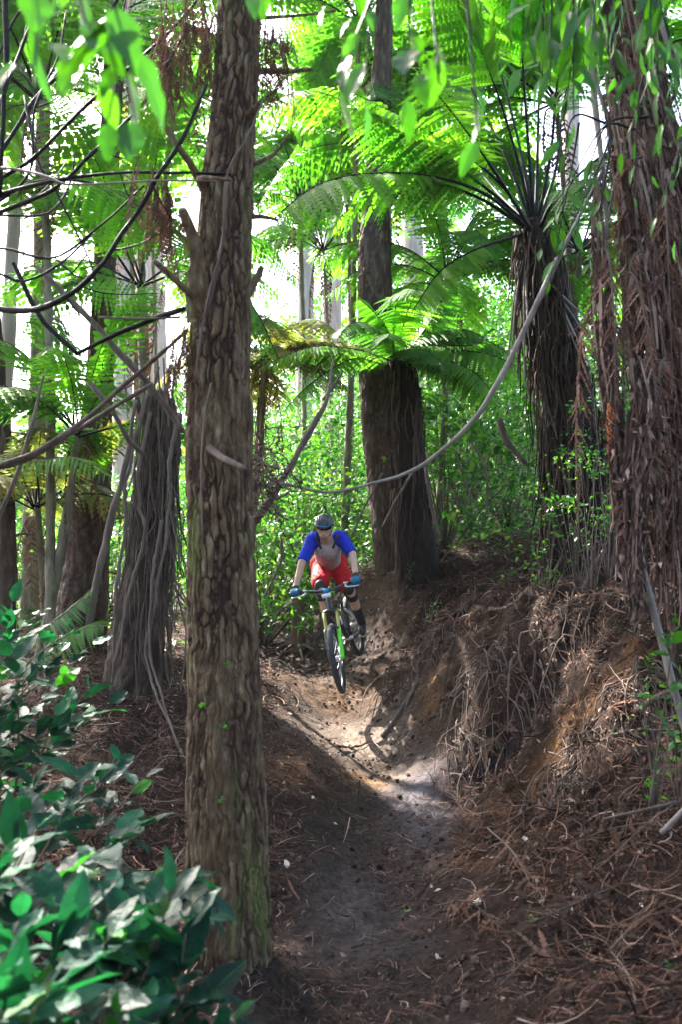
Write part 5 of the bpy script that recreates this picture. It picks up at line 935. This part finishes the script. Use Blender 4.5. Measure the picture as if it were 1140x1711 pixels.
T(bl, [[-.50, .028, .22], [-.44, .028, .30]], .022, M['white'], 'frame_decal', fr)
for s in (-1, 1):
    T(bl, [BBp + [-.03, .05 * s, .04], [-.95, .07 * s, .01], RA + [0, .075 * s, 0]], [.018, .016, .016], M['black'], 'chainstay', fr)
    T(bl, [ST + [.02, .03 * s, -.08], [-.98, .06 * s, .16], RA + [0, .075 * s, .01]], [.014, .013, .013], M['white'], 'seatstay', fr)
T(bl, [[-.56, 0, .36], [-.74, 0, .22]], [.02, .03], M['gold'], 'shock', fr)
T(bl, [ST, ST + [-.05, 0, .12]], .015, M['black'], 'seat_post', BK)
sv = bl(catmull([ST + [.12, 0, .15], ST + [0, 0, .16], ST + [-.14, 0, .17]], 16)); part('saddle', tube(sv, np.interp(np.linspace(0, 1, 16), [0, .1, .5, .9, 1], [.012, .022, .04, .068, .03]), 14), M['rubber'], BK)
cr_ = T(bl, [BBp + [0, -.07, 0], BBp + [0, .07, 0]], .02, M['metal'], 'crankset', BK)
ang = R(12); ca = np.array([math.cos(ang), 0, math.sin(ang)]); PED = {}
V = []; q = 44
for y in (-.05, -.046):
    for r_ in (.045, .07): V += [[BBp[0] + (r_ + (.004 if r_ > .05 and i_ % 2 else 0)) * math.cos(i_ * 2 * math.pi / q), y, BBp[2] + (r_ + (.004 if r_ > .05 and i_ % 2 else 0)) * math.sin(i_ * 2 * math.pi / q)] for i_ in range(q)]
F = [[a_ * q + i_, a_ * q + (i_ + 1) % q, b_ * q + (i_ + 1) % q, b_ * q + i_] for i_ in range(q) for a_, b_ in ((0, 1), (1, 3), (3, 2), (2, 0))]
part('chainring', (bl(np.array(V)), [np.array(F)]), M['metal'], cr_)
for s, sg in ((1, -1), (-1, 1)):     # image-right foot behind, image-left foot in front
    e = BBp + ca * .17 * sg + [0, .085 * s, 0]; T(bl, [BBp + [0, .075 * s, 0], e], [.016, .012], M['black'], 'crank_arm', cr_)
    pc = e + [0, .06 * s, 0]; PED[s] = bl(pc); bx = np.array([[x_, y_, z_] for x_ in (-.05, .05) for y_ in (-.05, .05) for z_ in (-.009, .009)]) + pc
    part('pedal', (bl(bx), [np.array([[0,1,3,2],[4,6,7,5],[0,4,5,1],[2,3,7,6],[0,2,6,4],[1,5,7,3]])]), M['metal'], cr_, False)

# rider ---------------------------------------------------------------
def ell(c, r, fr_=None, n=18):
    th = np.linspace(0, math.pi, n); ph = np.linspace(0, 2 * math.pi, n * 2, endpoint=False)
    V = np.array([[math.sin(a) * math.cos(b_), math.sin(a) * math.sin(b_), math.cos(a)] for a in th for b_ in ph]) * np.array(r)
    if fr_ is not None: V = V @ np.asarray(fr_).T
    k = n * 2; F = [[i * k + j, (i + 1) * k + j, (i + 1) * k + (j + 1) % k, i * k + (j + 1) % k] for i in range(n - 1) for j in range(k)]
    return V + np.asarray(c), [np.array(F)]
def cap(p0, p1, r0, r1, sides=18):
    p0, p1 = np.asarray(p0, float), np.asarray(p1, float); d = (p1 - p0) / np.linalg.norm(p1 - p0); pts = []; rr = []
    for a in np.linspace(-80, 0, 5): pts.append(p0 + d * r0 * math.sin(R(a))); rr.append(r0 * math.cos(R(a)))
    for a in np.linspace(0, 80, 5): pts.append(p1 + d * r1 * math.sin(R(a))); rr.append(r1 * math.cos(R(a)))
    return tube(np.array(pts), rr, sides)
def fuse(name, shapes, mat, parent, vox=.008, sm=6, edit=None):
    a = Acc()
    for s_ in shapes: a.add(*s_)
    V, F = a.get(); me = mk('tmp', V, F); o = bpy.data.objects.new('tmp', me); COL.objects.link(o)
    md = o.modifiers.new('r', 'REMESH'); md.mode = 'VOXEL'; md.voxel_size = vox
    ms = o.modifiers.new('s', 'SMOOTH'); ms.factor = .5; ms.iterations = sm
    dg = bpy.context.evaluated_depsgraph_get(); m2 = bpy.data.meshes.new_from_object(o.evaluated_get(dg)); bpy.data.objects.remove(o)
    n = len(m2.vertices); co = np.empty(n * 3, np.float32); m2.vertices.foreach_get('co', co); co = co.reshape(-1, 3).astype(float)
    if edit is not None: co = edit(co)
    off = np.zeros(3); p = parent
    while p is not None: off += np.array(p.location); p = p.parent
    m2.vertices.foreach_set('co', (co - off).astype(np.float32).ravel()); m2.name = name; m2.materials.clear()
    m2.polygons.foreach_set('use_smooth', np.ones(len(m2.polygons), bool)); m2.update()
    return link(name, m2, mat, parent)
M['skin'] = plain('skin', (.52, .31, .22), .5, nvar=.1); M['blue'] = noisemat('blue_jersey_cloth', [(.3, (.006, .018, .30)), (.7, (.014, .04, .58))], (30, 30, 30), bump=.4, bscale=22, rough=.8, dist=.015)
M['grey'] = noisemat('grey_jersey_cloth', [(.3, (.30, .24, .25)), (.7, (.5, .42, .43))], (30, 30, 30), bump=.5, bscale=20, rough=.85, dist=.015)
M['red'] = noisemat('red_short_cloth', [(.3, (.34, .003, .008)), (.7, (.62, .006, .014))], (20, 20, 20), bump=.6, bscale=18, rough=.7, dist=.02)
M['purple'] = plain('blue_print', (.10, .05, .55), .7); M['glove'] = plain('teal_glove', (.008, .11, .19), .7); M['pad'] = plain('black_pad', (.018, .018, .02), .7); M['padgrey'] = plain('pale_pad_print', (.42, .44, .42), .6)
M['helmet'] = plain('dark_helmet', (.012, .018, .03), .35, coat=.4); M['lens'] = plain('dark_lens', (.01, .01, .012), .08); M['lip'] = plain('lip', (.42, .18, .15), .5); M['hair'] = plain('dark_hair', (.05, .03, .02), .8)
RD = thing('person', (B_ + A_) / 2 - [0, 0, .2], 'rider in dark helmet, blue and grey jersey, red shorts, crouched over the airborne bike', 'person')
GR, GL = sb([-.321, .325, .665]), sb([-.321, -.325, .665])
J = dict(head=P(541, 880, 9.28), neck=P(544, 900, 9.44), chest=P(546, 914, 9.56), belly=P(548, 930, 9.75), pel=P(549, 944, 9.97), sl=P(522, 901, 9.50), sr=P(571, 899, 9.53), el=P(504, 940, 9.36), er=P(590, 926, 9.40),
         hl=P(538, 944, 9.93), hr=P(562, 944, 9.95), kl=P(534, 978, 9.52), kr=P(584, 982, 9.56))
J['wl'] = GL + np.array([.0, .045, .05]); J['wr'] = GR + np.array([0, .045, .05])
J['al'] = PED[-1] + upb * .10 - fwd * .07; J['ar'] = PED[1] + upb * .10 - fwd * .07
hd = J['head']; hf = nrm(np.array([-.02, -.93, -.36])); hx = nrm(np.cross(hf, [0, 0, 1.0])); hu = np.cross(hx, hf); HF = np.stack([hx, hf, hu], 1)   # x right, y forward, z up
def H_(x, y, z): return hd + HF @ np.array([x, y, z])
body = [ell(hd, (.078, .095, .105), HF), ell(H_(0, .035, -.075), (.052, .055, .045), HF), ell(H_(0, .098, -.030), (.013, .02, .022), HF), ell(H_(0, .088, -.062), (.028, .012, .012), HF),
        ell(H_(-.08, 0, -.02), (.01, .02, .03), HF), ell(H_(.08, 0, -.02), (.01, .02, .03), HF), cap(H_(0, -.03, -.08), J['neck'], .058, .06), cap(J['neck'], J['chest'], .07, .13), cap(J['chest'], J['belly'], .135, .125), cap(J['belly'], J['pel'], .125, .13), cap(J['hl'], J['hr'], .12, .12), cap(J['sl'], J['sr'], .062, .062)]
for s_ in 'lr':
    body += [cap(J['s' + s_], J['e' + s_], .056, .042), cap(J['e' + s_], J['w' + s_], .043, .028), cap(J['h' + s_], J['k' + s_], .088, .060), cap(J['k' + s_], J['a' + s_] * .35 + J['k' + s_] * .65, .056, .056), cap(J['a' + s_] * .35 + J['k' + s_] * .65, J['a' + s_], .054, .036)]
fuse('body', body, M['skin'], RD, .009, 4)
for sg in (-1, 1): part('eye', ell(H_(.03 * sg, .083, .005), (.012, .008, .009), HF, 8), M['lens'], RD)
part('mouth', ell(H_(0, .098, -.063), (.021, .005, .005), HF, 8), M['lip'], RD)
g = [cap(H_(-.062, .06, .008), H_(-.02, .098, .004), .018, .019), cap(H_(.062, .06, .008), H_(.02, .098, .004), .018, .019), cap(H_(-.02, .1, .01), H_(.02, .1, .01), .010, .010)]
fuse('sunglasses', g, M['lens'], RD, .004, 1)
# helmet: shell with vents
def helm():
    n1_, n2_ = 40, 72; V = []
    for i in range(n1_):
        a = (i / (n1_ - 1)) * R(104)
        for j in range(n2_):
            b_ = j / n2_ * 2 * math.pi; x = math.sin(a) * math.sin(b_); y = math.sin(a) * math.cos(b_); z = math.cos(a)
            lane = math.cos(x * 24); v = .014 * (1 if (lane < -.15 and .15 < z < .93 and abs(y) > .12 and abs((y * 4) % 1 - .5) < .40) else 0)
            lo = max(0, -z) * (.6 if y > .3 else 1.3); r_ = 1 - v * 8
            V.append(H_(x * .102 * r_, (y * .128 - .008) * r_, (z * .098 * r_ + .035) - lo * .06 * (1 if y < .2 else -.3)))
    F = [[i * n2_ + j, (i + 1) * n2_ + j, (i + 1) * n2_ + (j + 1) % n2_, i * n2_ + (j + 1) % n2_] for i in range(n1_ - 1) for j in range(n2_)]
    return np.array(V), [np.array(F)]
hm = part('helmet', helm(), M['helmet'], RD)
vz = []; 
for i in range(2):
    for j in range(17):
        u = j / 16 * 2 - 1
        for k in (0, 1): vz.append(H_(u * .085 * (1 - .12 * k), .108 - .05 * u * u + .055 * k * (1 - .4 * u * u), .035 + .012 * k - i * .006))
F = [[j * 2, j * 2 + 2, j * 2 + 3, j * 2 + 1] for j in range(16)]; F += [[a_ + 34 for a_ in reversed(f)] for f in F]; F += [[j * 2 + 1, j * 2 + 3, j * 2 + 37, j * 2 + 35] for j in range(16)]
part('visor', (np.array(vz), [np.array(F)]), M['cyan'], hm)
for sg in (-1, 1): part('chin_strap', tube(catmull([H_(.085 * sg, 0, .0), H_(.07 * sg, .02, -.07), H_(.01 * sg, .05, -.118)], 10), .006, 5), M['pad'], hm)
# clothes
nk = J['neck']
torso = [cap(nk * .6 + J['chest'] * .4, J['chest'], .088, .148), cap(J['chest'], J['belly'], .152, .142), cap(J['belly'], J['pel'], .142, .142), cap(J['sl'] * .75 + J['sr'] * .25, J['sl'] * .25 + J['sr'] * .75, .082, .082)]
fuse('jersey', torso, M['grey'], RD, .010, 5)
for s_ in 'lr':
    q = J['s' + s_]; e = J['e' + s_]; ee = q + (e - q) * .92; inn = q * .72 + nk * .28 + np.array([0, -.02, .015])
    fuse('sleeve', [cap(inn, q, .070, .078), cap(q, ee, .077, .060), cap(q, q * .7 + J['chest'] * .3 + [0, -.03, 0], .07, .08)], M['blue'], RD, .008, 3, lambda c, q=q, ee=ee: ee + (c - ee) - np.outer(((c - ee) @ nrm(ee - q)).clip(0), nrm(ee - q)) * .85)
    part('shoulder_strap', tube(catmull([inn + [0, 0, .05], inn + [0, -.075, .0], J['chest'] * .6 + q * .4 + [0, -.135, -.06]], 14), [.012] * 14, 8), M['pad'], RD)
sh = [cap(J['hl'], J['hr'], .142, .142), cap(J['pel'], J['pel'] + [0, -.02, .05], .15, .145)]
for s_ in 'lr': sh += [cap(J['h' + s_], J['h' + s_] + (J['k' + s_] - J['h' + s_]) * .86, .118, .098)]
fuse('shorts', sh, M['red'], RD, .009, 4)
for k in range(5):
    q = J['hr'] + (J['kr'] - J['hr']) * (.42 + .1 * k); part('shorts_print', ell(q + np.array([.052 + .012 * (k % 2), -.075, .02 - .01 * k]), (.024, .03, .02), None, 10), M['purple'], RD)
for s_ in 'lr':
    k_, a_ = J['k' + s_], J['a' + s_]; d = nrm(a_ - k_); h_ = J['h' + s_]
    kp = fuse('knee_pad', [cap(k_ + (h_ - k_) * .12, k_ + d * .13, .078, .066), ell(k_ + [0, -.03, -.01], (.06, .05, .07))], M['pad'], RD, .008, 3)
    part('pad_print', ell(k_ + d * .035 + [0, -.048, 0], (.042, .035, .05), None, 12), M['padgrey'], kp)
    part('pad_strap', tube(np.array([k_ + d * .125, k_ + d * .150]), .064, 16), M['pad'], kp)
    fuse('sock', [cap(a_ + (k_ - a_) * .42, a_, .052, .045)], M['pad'], RD, .008, 2)
    c = PED[1 if s_ == 'r' else -1]; sole = c + upb * .022; f2 = nrm(fwd * .95 + lat * (.15 if s_ == 'r' else -.15))
    sx = fuse('shoe', [cap(sole + f2 * .10 + upb * .03, sole - f2 * .02 + upb * .04, .034, .046), cap(sole - f2 * .02 + upb * .04, sole - f2 * .13 + upb * .03, .046, .038), cap(a_, sole - f2 * .07 + upb * .05, .046, .046), cap(sole + f2 * .11 + upb * .015, sole - f2 * .13 + upb * .015, .030, .030)], M['pad'], RD, .007, 3)
    part('sole', tube(np.array([sole + f2 * .13 + upb * .0, sole - f2 * .15]), [.022, .022], 8), M['padgrey'], sx)
# gloved hands closed on the grips
for s_, g_, sg in (('l', GL, -1), ('r', GR, 1)):
    bx = nrm(sb([-.325, .385 * sg, .665]) - sb([-.317, .25 * sg, .665])); out = bx; wr = J['w' + s_]; bk = nrm(wr - g_); bk = nrm(bk - bx * bk.dot(bx)); dn = np.cross(bx, bk); dn = dn if dn[1] < 0 else -dn   # dn points forward (towards the lens)
    shp = [cap(g_ + bx * .035 + bk * .038, g_ - bx * .035 + bk * .038, .021, .021), cap(wr, g_ + bk * .045, .031, .033), cap(g_ + bx * .032 + bk * .03 + dn * .012, g_ - bx * .032 + bk * .03 + dn * .012, .02, .02)]
    for i, (o_, r_, ln) in enumerate([(-.034, .0115, 1.0), (-.011, .012, 1.08), (.012, .0115, 1.0), (.034, .010, .85)]):
        fp = []
        for a in np.linspace(20, 20 + 215 * ln, 8): fp.append(g_ + bx * o_ + bk * math.cos(R(a)) * .031 + dn * math.sin(R(a)) * .031)
        for p0, p1 in zip(fp[:-1], fp[1:]): shp.append(cap(p0, p1, r_, r_ * .97, 10))
    tp = [g_ - bx * .04 + bk * .035 - dn * .005, g_ - bx * .055 + bk * .012 - dn * .028, g_ - bx * .045 - bk * .018 - dn * .031, g_ - bx * .030 - bk * .03 - dn * .012]
    for p0, p1 in zip(tp[:-1], tp[1:]): shp.append(cap(p0, p1, .013, .012, 10))
    gl = fuse('glove', shp, M['glove'], RD, .0045, 2)
    part('cuff', tube(np.array([wr - nrm(J['e' + s_] - wr) * .012, wr + nrm(J['e' + s_] - wr) * .025]), .037, 16), M['pad'], gl)
if False:
    pass
